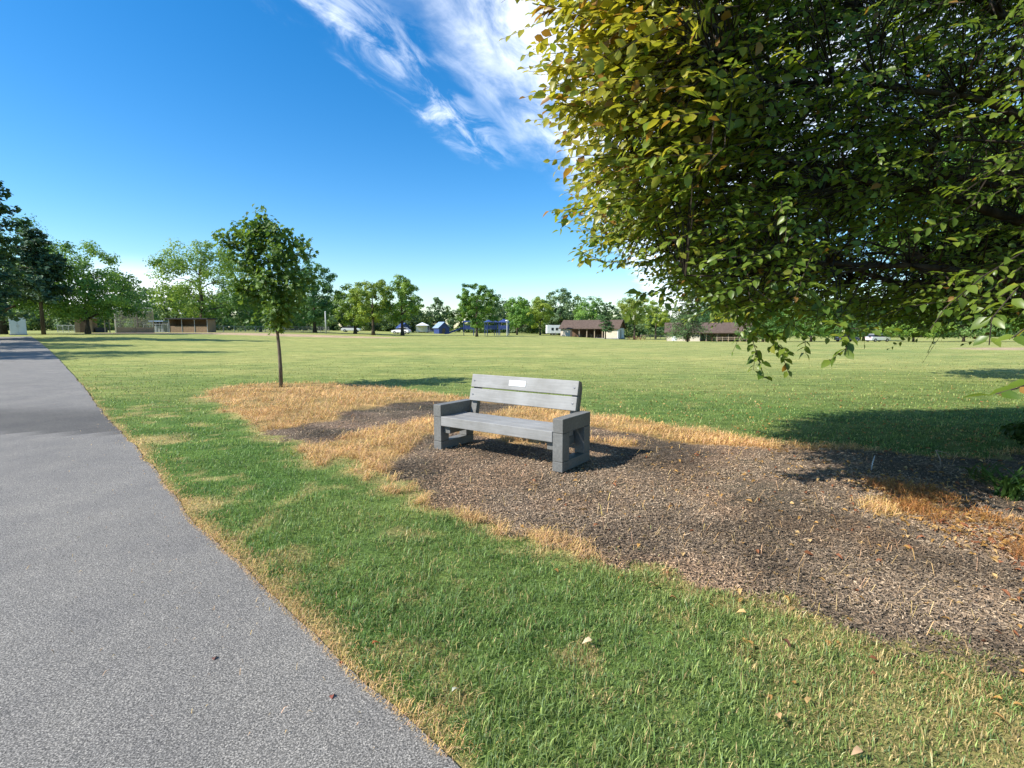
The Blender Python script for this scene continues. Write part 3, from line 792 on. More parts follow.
TR_('yellow_tree', 722, 132, 310, 328, 24, 'small bright yellow tree behind the long brown roof', 75, (.16, .15, .02), (.33, .29, .04), nleaf=1500, nclump=20, size=.4, shape='dome')
for k, (u, d_, vt, w, cd, cl, lab) in enumerate(((810, 100, 296, 60, GD, GL, 'green tree below the hanging twigs, left of the parked dark grey car'),
        (912, 98, 299, 58, (.045, .085, .016), (.15, .19, .035), 'bright green bushy tree right of the parked white car'),
        (962, 99, 292, 72, (.035, .07, .02), (.11, .155, .05), 'pale green rounded tree above the sandy infield at right'),
        (1030, 97, 288, 74, GD, GL, 'green tree at the right picture edge beyond the sandy infield'),
        (862, 112, 300, 46, BD, BL, 'dark tree standing directly behind the parked white car'))):
    TR_('field_edge_tree', u, d_, vt, 335, w, lab, 80 + k, cd, cl, nleaf=4500, nclump=45, size=.42, shape='dome')
# ---- trees whose shadows cross the path and the field: they stand outside the frame
for k, (x, y, H, R, lab) in enumerate(((-37, 24.5, 16.5, 5.6, 'park tree left of the picture whose shadow reaches farthest over the lawn'), (-48, 33.5, 16, 6, 'park tree left of the picture shading the far path'),
        (-37.5, 19.0, 11.5, 5.0, 'nearest park tree left of the picture shading the path'))):
    tree('shade_tree', (x, y, float(terrain(x, y))), H, 2.6, R, lab, 90 + k, GD, GL, nleaf=6000, nclump=60, size=.5, shape='dome')
tree('shade_tree', (14.2, 13.0, 0), 8.0, 2.3, 4.6, 'park tree right of the picture whose shadow falls on the sunny field', 95, GD, GL, nleaf=6000, nclump=60, size=.4, shape='dome')

# ---- far wood, one mass
r = np.random.default_rng(99); VV = []; FF = []; CC = []; off = 0
for k in range(210):
    u = -60 + k * 6.6 + r.normal(0, 6); d_ = r.uniform(150, 205)
    vt = 303 + 5 * math.sin(u * .021) + r.normal(0, 4.5) - (6 if u < 330 and u > 110 else 0) + (4 if 410 < u < 470 else 0)
    x = (u - CX) / F * d_; H = 1.5 + (HOR - vt) * d_ / F; Rr = r.uniform(3.6, 6.2)
    me, cs = crown_mesh('tmp', r, H, .1, Rr, 44, 1300, .8, (.060, .115, .050), (.19, .27, .10), 'dome', .28)
    co = np.empty(len(me.vertices) * 3, np.float32); me.vertices.foreach_get('co', co); co = co.reshape(-1, 3) + np.array([x, d_, float(terrain(x, d_))], np.float32)
    cl = np.empty(len(me.vertices) * 4, np.float32); me.color_attributes['Col'].data.foreach_get('color', cl); cl = cl.reshape(-1, 4)[:, :3] * r.uniform(.75, 1.25)
    n = len(co); i = np.arange(n // 4)[:, None] * 4 + off
    VV.append(co); CC.append(cl); FF += [i + np.array([[0, 1, 2]]), i + np.array([[0, 2, 3]])]; off += n
    bpy.data.meshes.remove(me)
wood = link('far_wood', np_mesh('far_wood', np.concatenate(VV), FF, np.concatenate(CC)), M['leaf'])
tag(wood, 'distant belt of green trees closing the park', None, None, 'stuff')

# ------------------------------------------------------------------ the big overhanging tree at right
r = np.random.default_rng(21)
TX, TY, RX, RY, ZT = 6.4, 5.2, 5.72, 3.4, 11.5
def yc(z): return TY - .35 * (np.minimum(z, 5) - 2)
def cprof(z): return np.where(z < 4.5, 1.02 - .02 * (4.5 - z), np.sqrt(np.clip(1 - ((z - 4.5) / (ZT - 4.5)) ** 2, 0, 1)) * 1.02)
def crad(x, y, z):
    """radial fraction of the crown: 1 on its surface"""
    a = (x - TX) / RX; b = (y - yc(z)) / RY
    az = np.arctan2(b, a)
    w = 1 + .22 * (fbm(az * 2.6 + 20, z * .9 + 7, 4) - .5)
    return np.hypot(a, b) / np.maximum(cprof(z) * w, .03)
def zlow(x, y): return 1.66 + 1.05 * sstep(.56, .14, np.arctan2(x, y)) + .6 * (fbm(x * .8 + 3, y * .8, 3) - .5)
tree_root = empty('overhanging_tree', (TX, TY, 0), 0, 'large leafy tree at right with low spreading branches overhanging the mulch bed', 'tree')
off3 = np.array([TX, TY, 0])
def PX(u, v, d):
    q = ray(u, v); return q * (d / q[1]) + np.array([0, 0, CAMH])
# limbs
def near_cut(q):
    q = np.asarray(q); bad = np.hypot(q[:, 0], q[:, 1]) < 3.7 + 1.7 * sstep(.25, .75, np.arctan2(q[:, 0], q[:, 1]))
    k = int(np.argmax(bad)) if bad.any() else len(q)
    return q[:k]
limb_mb = MB(); limb_pts = []
trunk_p = [(TX, TY, -.2), (TX, TY, .5), (TX - .05, TY, 1.5), (TX - .03, TY + .05, 3.2), (TX + .08, TY, 5.5), (TX, TY, 8), (TX, TY, 10.6)]
limb_mb.tube(trunk_p, [.46, .36, .31, .26, .2, .12, .03], 12)
for k in range(64):
    f = (k + .5) / 64; z0 = 1.4 + 7.6 * f ** 1.25; az = k * 2.3999 + r.normal(0, .2)
    zz = min(z0 + r.uniform(.1, 1.3), 10.6); cz = float(cprof(np.array(zz)))
    frac = r.uniform(.74, .95)
    e = np.array([TX + RX * cz * math.cos(az) * frac, yc(zz) + RY * cz * math.sin(az) * frac, zz])
    b = np.array([TX, TY, z0]); L = np.linalg.norm(e - b); m = (b + e) / 2 + np.array([r.normal(0, .2), r.normal(0, .2), .10 * L])
    tt = np.linspace(0, 1, 13)[:, None]
    pts = b * (1 - tt) ** 2 + 2 * m * tt * (1 - tt) + e * tt ** 2 + np.concatenate([np.zeros((1, 3)), r.normal(0, .035, (12, 3))]) 
    r0 = .022 + .0075 * L * (1 - .4 * f)
    pts = near_cut(pts)
    if len(pts) < 5: continue
    limb_mb.tube(pts, list(r0 * (1 - .9 * np.linspace(0, 1, len(pts)))), 7)
    limb_pts.append(pts[3:])
    for j in range(6):
        i0 = r.integers(3, len(pts)); b1 = pts[i0]; ld_ = (pts[i0] - pts[i0 - 1]); ld_ /= np.linalg.norm(ld_)
        sd1 = np.cross(ld_, [0, 0, 1]) * r.choice([-1, 1]); L1 = r.uniform(.5, 1.3) * (1.15 - .04 * i0)
        e1 = b1 + (ld_ * .75 + sd1 * r.uniform(.4, 1.0) + np.array([0, 0, r.normal(-.02, .25)])) * L1
        m1 = (b1 + e1) / 2 + r.normal(0, .07, 3)
        q1 = np.array([b1 * (1 - a) ** 2 + 2 * m1 * a * (1 - a) + e1 * a * a for a in np.linspace(0, 1, 6)])
        q1 = near_cut(q1)
        if len(q1) < 6: continue
        limb_mb.tube(q1, [.017, .014, .011, .009, .007, .004], 5, False); limb_pts.append(q1[1:])
LP = np.concatenate(limb_pts)
# sprays
NS = 265000
x = r.uniform(TX - RX * 1.2, TX + RX * 1.2, NS); y = r.uniform(-.6, TY + RY * 1.25, NS); z = r.uniform(1.4, ZT, NS)
cr_ = crad(x, y, z)
fu, fv = proj(x, np.maximum(y, .3), z)
vis = (fu > 440) & (fu < 1130) & (fv > -90) & (fv < 430) & (y > .6)
pr = (.34 + .66 * sstep(.45, .85, cr_)) * np.where(vis, 1.0, .22)
# foliage gathers round the limbs in layers with air between them
lay = fbm(x * .9 + 11, z * 2.4 + y * .6, 3)
pr = pr * (.26 + .74 * sstep(.40, .54, lay)) * (1 - .45 * sstep(.42, .10, np.arctan2(x, np.maximum(y, .3))) * sstep(.5, .62, fbm(x * 1.4 + 5, z * 2.2 + y, 3) + .12))
ok = (cr_ < 1) & (z > zlow(x, y)) & (r.random(NS) < pr) & (np.hypot(x, y) > 3.5 + 1.7 * sstep(.25, .75, np.arctan2(x, y)))
P0 = np.stack([x, y, z], 1)[ok]; frac_ = cr_[ok]; n = len(P0)
out = P0 - np.array([TX, TY, 0]); out[:, 2] = 0; out /= np.linalg.norm(out, axis=1)[:, None] + 1e-6
D = out + np.stack([r.normal(0, .42, n), r.normal(0, .42, n), r.normal(-.16, .2, n)], 1); D /= np.linalg.norm(D, axis=1)[:, None]
SL = r.uniform(.38, .72, n); NLV = 11
# extra measured twigs: drooping branchlets on the side towards the bench
extra = []
for pts, dd_ in (([(676,262),(705,292),(735,312),(752,338),(764,378)], (4.6, 4.2)), ([(720,290),(755,322),(778,345),(790,376)], (4.4, 4.1)), ([(750,300),(790,322),(806,338)], (4.2, 4.0)),
                 ([(800,285),(832,312),(850,330),(846,352)], (3.9, 3.6)), ([(690,190),(640,205),(590,208),(556,211)], (4.3, 4.0)), ([(700,240),(650,262),(605,262),(578,250)], (4.6, 4.3)),
                 ([(660,60),(610,28),(565,10),(532,3)], (4.2, 3.9)), ([(670,120),(620,112),(585,108),(558,104)], (4.4, 4.0)), ([(700,275),(660,290),(640,296)], (4.6, 4.4)), ([(660,215),(620,235),(590,238)], (4.5, 4.3)),
                 ([(680,40),(630,50),(585,66),(556,70)], (4.3, 4.0)), ([(660,150),(625,155),(590,160),(572,166)], (4.4, 4.1)),
                 ([(1190,190),(1090,240),(1020,285),(992,318),(989,345)], (2.7, 2.5)), ([(1200,215),(1110,270),(1050,310),(1012,338)], (2.4, 2.2)), ([(1210,300),(1120,345),(1060,372),(1018,388),(996,394)], (2.0, 1.85)), ([(1200,180),(1060,230),(985,275),(945,308),(930,330)], (3.1, 2.9))):
    q = np.array([PX(u, v, dd_[0] + (dd_[1] - dd_[0]) * i / (len(pts) - 1)) for i, (u, v) in enumerate(pts)])
    near_l = LP[np.argmin(((LP - q[0]) ** 2).sum(1))]
    if dd_[0] < 3.3: near_l = np.array([TX - .25, TY - .2, 2.3])
    limb_mb.tube([near_l, (near_l + q[0]) / 2 + np.array([0, 0, .08])] + list(q), [.007, .006] + [.005 - .003 * i / len(q) for i in range(len(q))], 5)
    thin = dd_[0] < 3.3
    for i in range(len(q) - 1):
        L = np.linalg.norm(q[i + 1] - q[i])
        for s in np.arange(0, L, .11 if thin else .055):
            extra.append((q[i] + (q[i + 1] - q[i]) * s / L, (q[i + 1] - q[i]) / L))
            if not thin and r.random() < .30:
                b1 = q[i] + (q[i + 1] - q[i]) * s / L; d1 = (q[i + 1] - q[i]) / L * .7 + r.normal(0, .6, 3); d1 /= np.linalg.norm(d1); l1 = r.uniform(.1, .26)
                limb_mb.tube([b1, b1 + d1 * l1], [.003, .0015], 4, False)
                for s1 in np.arange(.04, l1 + .02, .05): extra.append((b1 + d1 * s1, d1))
PB = []; AX = []; NN = []; LL = []; fr = []
side_alt = np.where(np.arange(NLV) % 2 == 0, 1, -1)
upv = np.array([0, 0, 1.])
pn = upv * .72 + r.normal(0, .40, (n, 3)) + np.array([-.42, -.42, 0]); S = np.cross(D, pn); S /= np.linalg.norm(S, axis=1)[:, None]; pn = np.cross(S, D)
for k in range(NLV):
    tt = (k + .6) / NLV
    base = P0 + D * (SL * tt)[:, None] + np.array([0, 0, -.10]) * (tt * tt * SL)[:, None]
    sgn = side_alt[k] if k < NLV - 1 else 0
    ang = r.uniform(.65, 1.15, n)[:, None]
    a = D * np.cos(ang * abs(sgn)) + S * np.sin(ang) * sgn + r.normal(0, .16, (n, 3)) + np.array([0, 0, -.18])
    keep = r.random(n) < .93
    PB.append(base[keep]); AX.append(a[keep]); NN.append((pn + r.normal(0, .28, (n, 3)))[keep]); LL.append((r.uniform(.055, .092, n) * (1 - .25 * (tt > .85)))[keep]); fr.append(frac_[keep])
if extra:
    eb = np.array([e[0] for e in extra]); ed_ = np.array([e[1] for e in extra]); m = len(eb)
    s2 = np.cross(ed_, upv); s2 /= np.linalg.norm(s2, axis=1)[:, None] + 1e-6
    for sg in (-1, 1):
        PB.append(eb + r.normal(0, .008, (m, 3))); AX.append(ed_ * .6 + s2 * sg * .8 + r.normal(0, .3, (m, 3)) + np.array([0, 0, -.25])); NN.append(upv + r.normal(0, .45, (m, 3)) + np.array([-.2, -.3, 0])); LL.append(r.uniform(.06, .10, m)); fr.append(np.full(m, .97))
LL = [l_ * (1 + .42 * sstep(3.0, 1.2, p_[:, 0]) * sstep(2.2, 3.2, p_[:, 2])) for l_, p_ in zip(LL, PB)]
PB = np.concatenate(PB); AX = np.concatenate(AX); NN = np.concatenate(NN); LL = np.concatenate(LL); fr = np.concatenate(fr); n2 = len(PB)
# sunlit glow painted into the outer upper-left leaves as yellow; scattered leaves turning
glow_turn = sstep(.70, 1.0, fr + r.normal(0, .09, n2)) * sstep(3.2, .6, PB[:, 0] - .25 * (PB[:, 2] - 2) + r.normal(0, .5, n2)) * sstep(2.0, 3.4, PB[:, 2] + r.normal(0, .4, n2))
glow_turn = np.clip(glow_turn * 1.0 + (r.random(n2) < .05) * .6 + .15 * (fbm(PB[:, 0] * .9, PB[:, 2] * .9 + PB[:, 1], 3) - .5), 0, 1)[:, None]
g0 = np.array([.090, .165, .022]); g1 = np.array([.245, .325, .046]); ye = np.array([.45, .41, .055]); br = np.array([.36, .20, .05])
tone = np.clip(r.normal(.45, .3, n2), 0, 1)[:, None]
lc = (g0 * (1 - tone) + g1 * tone) * (1 - glow_turn) + ye * r.uniform(.7, 1.1, n2)[:, None] * glow_turn
isb = (r.random(n2) < .008 + .12 * glow_turn[:, 0])[:, None]
lc = np.where(isb, br * r.uniform(.6, 1.1, n2)[:, None], lc)
V, fs, cc = leaf_mesh(PB, AX, NN, LL, LL * r.uniform(.55, .66, n2), lc, .28, .14)
fo = link('foliage', np_mesh('foliage', V - off3, fs, cc, True), M['beech'], tree_root)
# twigs: base - spray start - spray end, as slim three-sided shoots
aim = P0 - out * .3 + r.normal(0, .12, (n, 3))
ia = np.array([np.argmin(((LP - p) ** 2).sum(1)) for p in aim]); LN = LP[ia]
dist = np.linalg.norm(LN - P0, axis=1)
sel = (dist < .95) & (r.random(n) < .7)
def shoots(a, b, c, ra, rb, rc):
    n = len(a); T_ = c - a; T_ /= np.linalg.norm(T_, axis=1)[:, None] + 1e-9
    s = np.cross(T_, np.array([.2, .1, .97])); s /= np.linalg.norm(s, axis=1)[:, None] + 1e-9; w = np.cross(T_, s)
    rings = []
    for p, q in ((a, ra), (b, rb), (c, rc)):
        for k in range(3): rings.append(p + s * math.cos(2.094 * k) * q + w * math.sin(2.094 * k) * q)
    V = np.stack(rings, 1).reshape(-1, 3); i = np.arange(n)[:, None] * 9; q = []
    for j in range(2):
        for k in range(3): q.append(i + np.array([[j*3+k, j*3+(k+1) % 3, (j+1)*3+(k+1) % 3, (j+1)*3+k]]))
    return V, [np.concatenate(q)]
tipp = P0 + D * SL[:, None] + np.array([0, 0, -.10]) * SL[:, None]
V1, f1 = shoots(P0, (P0 + tipp) / 2 + np.array([0, 0, .025]) * SL[:, None], tipp, .0042, .003, .0014)
mid = (LN + P0)[sel] / 2 + np.array([0, 0, .06]) + r.normal(0, .04, (sel.sum(), 3))
V2, f2 = shoots(LN[sel], mid, P0[sel], .010, .007, .0042)
link('twigs', np_mesh('twigs', np.concatenate([V1, V2]) - off3, f1 + [f2[0] + len(V1)]), M['barkdark'], tree_root)
limb_mb.v = [(a - TX, b - TY, c) for a, b, c in limb_mb.v]
limb_mb.build('trunk', M['barkdark'], tree_root, 0, True)
open('/tmp/info.txt','w').write(f'{n2} {len(P0)}') if False else None

# ---- plants at the foot of the tree
r = np.random.default_rng(31)
def strap_plant(loc, n, L, label, cd, cl, wid=.022):
    root = empty('strappy_plant', loc, 0, label, 'plant')
    az = r.uniform(0, 2 * PI, n); fw = np.stack([np.cos(az), np.sin(az), np.zeros(n)], 1); sd_ = np.stack([-np.sin(az), np.cos(az), np.zeros(n)], 1)
    Ln = L * r.uniform(.6, 1.15, n); p = np.stack([r.normal(0, .07, n), r.normal(0, .07, n), np.full(n, -.01)], 1)
    ang = r.uniform(.1, .5, n); st = [p]; K = 6
    for k in range(K):
        a = ang + r.uniform(.7, 1.5, n) * ((k + 1) / K) ** 1.5 * 1.2
        p = p + (fw * np.sin(a)[:, None] + upv * np.cos(a)[:, None]) * (Ln / K)[:, None]; p = np.concatenate([p[:, :2], np.maximum(p[:, 2:], .012)], 1); st.append(p)
    wv = [.5, .9, 1, 1, .85, .6, .06]; Vs = []
    for k in range(K + 1):
        Vs += [st[k] - sd_ * wid * .5 * wv[k], st[k] - upv * .004 * wv[k], st[k] + sd_ * wid * .5 * wv[k]]
    V = np.stack(Vs, 1).reshape(-1, 3); i = np.arange(n)[:, None] * 3 * (K + 1); q = []
    for k in range(K):
        for j in range(2): q.append(i + np.array([[k*3+j, k*3+j+1, (k+1)*3+j+1, (k+1)*3+j]]))
    t_ = r.random(n)[:, None]; c_ = np.repeat(np.asarray(cd) * (1 - t_) + np.asarray(cl) * t_, 3 * (K + 1), 0)
    link('leaves', np_mesh('leaves', V, [np.concatenate(q)], c_, True), M['leaf'], root)
    return root
strap_plant(G(1012, 499), 70, .42, 'clump of dark green strap leaves by the right edge of the mulch bed', (.025, .07, .016), (.07, .14, .03))
strap_plant(G(985, 480), 34, .26, 'small pale green tuft just left of the dark strappy clump', (.06, .10, .02), (.12, .17, .04), .016)
p = G(1088, 455); root = empty('low_shrub', p, 0, 'low dark shrub at the right edge behind the strappy clump', 'shrub')
me, cs = crown_mesh('foliage', r, .62, .06, .60, 40, 2600, .075, (.02, .05, .013), (.06, .11, .025), 'dome', .26); link('foliage', me, M['leaf'], root)
mb = MB()
for c_ in cs[:14]: mb.tube([(0, 0, -.03), (c_[0] * .4, c_[1] * .4, c_[2] * .5), tuple(c_)], [.014, .010, .005], 5)
mb.build('stems', M['bark'], root, 0, True)

# ------------------------------------------------------------------ buildings and park furniture at the far side
def gable_roof(L, D, ze, zr, oh, th=.14):
    mb = MB(); h = D / 2 + oh; k = (zr - ze) / (D / 2); zo = ze - k * oh
    mb.prism([(-h, zo), (0, zr), (h, zo), (h, zo + th), (0, zr + th), (-h, zo + th)], -L / 2 - oh, L / 2 + oh, 'x'); return mb
def gable_wall(D, ze, zr, x, t=.14):
    return MB().prism([(-D/2, 0), (D/2, 0), (D/2, ze - .02), (0, zr - .02), (-D/2, ze - .02)], x, x + t, 'x')
def face(p): return math.atan2(-p[0], p[1])

# open picnic pavilion with brown roof
p = AT(592, 130); L, D = 14.6, 7.0
pav = empty('picnic_pavilion', p, -math.radians(24), 'open picnic pavilion with brown gable roof and white end wall', 'pavilion')
gable_roof(L, D, 2.45, 4.35, .45).build('roof', M['roof'], pav)
MB().box((L/2 - .2, -D/2, 0), (L/2, D/2, 2.4)).build('end_wall', M['white'], pav)
MB().prism([(-D/2 + .3, 2.44), (D/2 - .3, 2.44), (0, 4.2)], L/2 - .15, L/2 - .03, 'x').build('gable_panel', M['brown'], pav)
MB().box((-L/2, D/2 - .2, 0), (L/2 - .22, D/2, 2.3)).build('back_wall', M['brown'], pav)
MB().box((-L/2, -D/2, 0), (-L/2 + 2.6, -D/2 + .2, 2.2)).build('side_wall', M['cream'], pav)
MB().box((L/2 - 3.4, -D/2 - .02, 0), (L/2 - .22, -D/2 + .2, 2.2)).build('side_wall', M['cream'], pav)
MB().box((L/2 - .02, -1.0, .05), (L/2 + .04, 0, 2.05)).build('door', M['greywall'], pav)
for k in range(5):
    xx = -L/2 + 2.9 + k * 1.95; MB().box((xx - .1, -D/2 + .02, 0), (xx + .1, -D/2 + .22, 2.44)).build('post', M['wood'], pav)
MB().box((-L/2 - .2, -D/2 - .3, -.3), (L/2 + .2, D/2 + .3, .02)).build('slab', M['greywall'], pav)
def pav_pt(x, y, root): return root.matrix_basis @ Vector((x, y, 0))
def picnic_table(loc, rz, label, m):
    root = empty('picnic_table', loc, rz, label, 'picnic table', 'picnic tables by the pavilions')
    MB().box((-.95, -.38, .70), (.95, .38, .76)).build('table_top', m, root)
    for s in (-1, 1): MB().box((-.95, s * .72 - .14, .42), (.95, s * .72 + .14, .47)).build('bench_seat', m, root)
    for xx in (-.65, .65):
        mb = MB()
        for s in (-1, 1): mb.tube([(xx, s * .75, 0), (xx, s * .2, .70)], .05, 6)
        mb.box((xx - .03, -.8, .36), (xx + .03, .8, .42)); mb.build('leg_frame', m, root)
    return root
bpy.context.view_layer.update()
for (xx, lab) in ((-3.2, 'left wooden picnic table under the brown pavilion roof'), (-.4, 'middle wooden picnic table under the brown pavilion roof'), (2.4, 'right wooden picnic table under the brown pavilion roof')):
    q = pav_pt(xx, -1.6, pav); picnic_table((q.x, q.y, q.z + .022), -math.radians(24), lab, M['wood'])
q = AT(631, 120); picnic_table(q, .1, 'red stained picnic table on the grass between pavilion and dark spruce', M['redwood'])
q = AT(640, 117); picnic_table(q, .5, 'second red stained table, right of the one near the pavilion end', M['redwood'])

# cream building with long brown roof
p = AT(707, 108); L, D = 16.6, 6.6
b2 = empty('park_building', p, face(p) * .5 - .12, 'long low cream walled building with brown roof behind the wide dark spruce', 'building')
gable_roof(L, D, 1.95, 3.75, .5).build('roof', M['roof'], b2)
MB().box((-L/2, -D/2, 0), (-L/2 + 6.6, D/2 - .02, 1.93)).build('walled_room', M['cream'], b2)
for k in range(2): MB().box((-L/2 + 1.1 + k * 2.6, -D/2 - .04, .1), (-L/2 + 2.0 + k * 2.6, -D/2 + .05, 1.8)).build('door', M['brown'] if k else M['white'], b2)
gable_wall(D, 1.95, 3.75, -L/2 + .02).build('gable_panel', M['brown'], b2); gable_wall(D, 1.95, 3.75, L/2 - .16).build('gable_panel', M['cream'], b2)
MB().box((-L/2 + 6.62, D/2 - .2, 0), (L/2 - .2, D/2 - .02, 1.9)).build('back_wall', M['cream'], b2)
for k in range(4):
    f = MB().box((-L/2 + 7.4 + k * 2.4, D/2 - .26, .9), (-L/2 + 8.6 + k * 2.4, D/2 - .19, 1.5)).build('window', M['glass'], b2)
for k in range(5):
    xx = -L/2 + 7.8 + k * 2.1; MB().box((xx - .08, -D/2 + .1, 0), (xx + .08, -D/2 + .26, 1.94)).build('post', M['wood'], b2)
bpy.context.view_layer.update()
for (xx, yy, lab) in ((1.2, -4.6, 'dark picnic table in front of the cream building at the spruce foot'), (4.2, -4.4, 'middle dark picnic table in front of the long brown roof'), (6.6, -4.2, 'right dark picnic table in front of the long brown roof')):
    q = pav_pt(xx, yy, b2); picnic_table((q.x, q.y, float(terrain(q.x, q.y))), b2.rotation_euler.z, lab, M['brown'])
# rail fence behind
def rail_fence(pa, pb, n, h, label, m, mesh=False):
    pa = np.array(pa); pb = np.array(pb); root = empty('rail_fence' if not mesh else 'chain_fence', pa, 0, label, 'fence')
    for k in range(n + 1):
        q = (pb - pa) * k / n; q[2] = terrain(pa[0] + q[0], pa[1] + q[1]) - pa[2]
        MB().tube([(q[0], q[1], -.1), (q[0], q[1], q[2] + h)], .04 if mesh else .06, 6).build('post', m, root)
    rails = MB()
    for zz in ((h - .03, .08) if mesh else (h - .15, h * .5)):
        rails.tube([(0, 0, zz), tuple(pb - pa + np.array([0, 0, zz]))], .03 if mesh else .05, 5)
    rails.build('rail', m, root)
    if mesh:
        w = MB(); Ln = float(np.linalg.norm(pb - pa)); dr = (pb - pa) / Ln; k = -h
        while k < Ln:
            for s in (0, 1):
                a0, a1 = max(k, 0), min(k + h, Ln); z0 = (a0 - k) if not s else h - (a0 - k); z1 = (a1 - k) if not s else h - (a1 - k)
                w.tube([tuple(dr * a0 + np.array([0, 0, z0 + .05])), tuple(dr * a1 + np.array([0, 0, z1 * .98 + .05]))], .011, 3, False)
            k += .28
        w.build('wire_mesh', m, root)
    return root
rail_fence(AT(640, 128), AT(670, 124), 6, 1.1, 'low wooden rail fence between the two park buildings', M['wood'])
rail_fence(AT(716, 100), AT(764, 98), 8, 1.0, 'low rail fence in front of the long brown roofed building', M['wood'])

# hut, trailer, canopies far back
def hut(loc, rz, w, d, ze, zr, label, wallm, roofm, name='hut', cat='hut'):
    root = empty(name, loc, rz, label, cat)
    MB().prism([(-w/2, 0), (w/2, 0), (w/2, ze), (0, zr), (-w/2, ze)], -d/2, d/2, 'y').build('wall', wallm, root)
    mb = MB(); k = (zr - ze) / (w / 2); o = .3
    mb.prism([(-w/2 - o, ze - k * o + .02), (0, zr + .02), (w/2 + o, ze - k * o + .02), (w/2 + o, ze - k * o + .16), (0, zr + .16), (-w/2 - o, ze - k * o + .16)], -d/2 - o, d/2 + o, 'y'); mb.build('roof', roofm, root)
    MB().box((-w * .2, -d/2 - .05, 0), (w * .12, -d/2 + .02, ze * .85)).build('door', M['glass'], root)
    return root
hut(AT(442, 138), .55, 3.0, 3.4, 1.7, 3.0, 'small hut with pale blue roof and dark doorway left of the slide', M['blue'], M['bluelight'])
hut(AT(404, 140), .6, 2.6, 2.6, 1.4, 2.5, 'small blue hut under the cluster of three olive trees', M['blue'], M['blue'])
p = AT(553, 140); root = empty('trailer', p, .1, 'white box trailer parked left of the brown roofed pavilion', 'trailer')
MB().box((-1.9, -1.1, .5), (1.9, 1.1, 2.7)).build('body', M['white'], root, .06)
for xx in (-.7, .5): MB().box((xx, -1.14, 1.3), (xx + .6, -1.08, 2.0)).build('window', M['glass'], root)
def wheel(root, x, y, rr, name='wheel'):
    mb = MB(); mb.tube([(x, y - .1, rr), (x, y + .1, rr)], rr, 14); w = mb.build(name, M['black'], root)
    mb = MB(); s = -1 if y < 0 else 1; mb.tube([(x, y + s * .09, rr), (x, y + s * .115, rr)], rr * .55, 12); mb.build('rim', M['steel'], w)
for xx in (-.4, .4):
    for yy in (-1, 1): wheel(root, xx, yy, .32)
p = AT(423, 146); root = empty('canopy_tent', p, .3, 'white peaked canopy tent between the two blue roofed huts', 'tent')
MB().add([(-1.7,-1.7,2.1),(1.7,-1.7,2.1),(1.7,1.7,2.1),(-1.7,1.7,2.1),(0,0,3.0),(0,0,2.95)], [(0,1,4),(1,2,4),(2,3,4),(3,0,4),(1,0,5),(2,1,5),(3,2,5),(0,3,5)]).build('roof', M['white'], root)
MB().box((-1.7, 1.64, .3), (1.7, 1.68, 2.08)).build('side_panel', M['white'], root)
for xx in (-1.65, 1.65):
    for yy in (-1.65, 1.65): MB().tube([(xx, yy, 0), (xx, yy, 2.1)], .04, 6).build('leg', M['steel'], root)

def car(loc, rz, label, paint):
    root = empty('parked_car', loc, rz, label, 'car', 'cars parked across the field')
    MB().prism([(-2.2,.32),(2.2,.32),(2.25,.62),(2.1,.82),(1.1,.95),(-1.95,.98),(-2.22,.75)], -.88, .88, 'y').build('body', paint, root, .07)
    MB().prism([(1.0,.955),(.35,1.43),(-1.25,1.46),(-1.85,.985)], -.76, .76, 'y').build('cabin', M['glass'], root, .05)
    MB().prism([(.38,1.425),(.3,1.49),(-1.2,1.52),(-1.32,1.46)], -.72, .72, 'y').build('roof', paint, root, .02)
    for xx in (-1.35, 1.38):
        for yy in (-.82, .82): wheel(root, xx, yy, .33)
    for yy in (-.62, .62):
        MB().box((2.12, yy - .16, .62), (2.24, yy + .16, .76)).build('headlight', M['white'], root, .02)
        MB().box((-2.25, yy - .14, .7), (-2.12, yy + .14, .86)).build('tail_light', M['redlamp'], root, .02)
    return root
car(AT(876, 100), .2, 'white car parked beyond the field in front of a dark tree', M['carwhite'])
car(AT(846, 101), .15, 'dark grey car parked left of the white car', M['cargrey'])
car(AT(402, 122), 2.9, 'white car parked under the olive trees left of the canopy tent', M['carwhite'])
car(AT(352, 126), .1, 'white car behind the leftmost olive tree', M['carwhite'])
car(AT(432, 150), .1, 'dark car behind the white canopy tent', M['cargrey'])

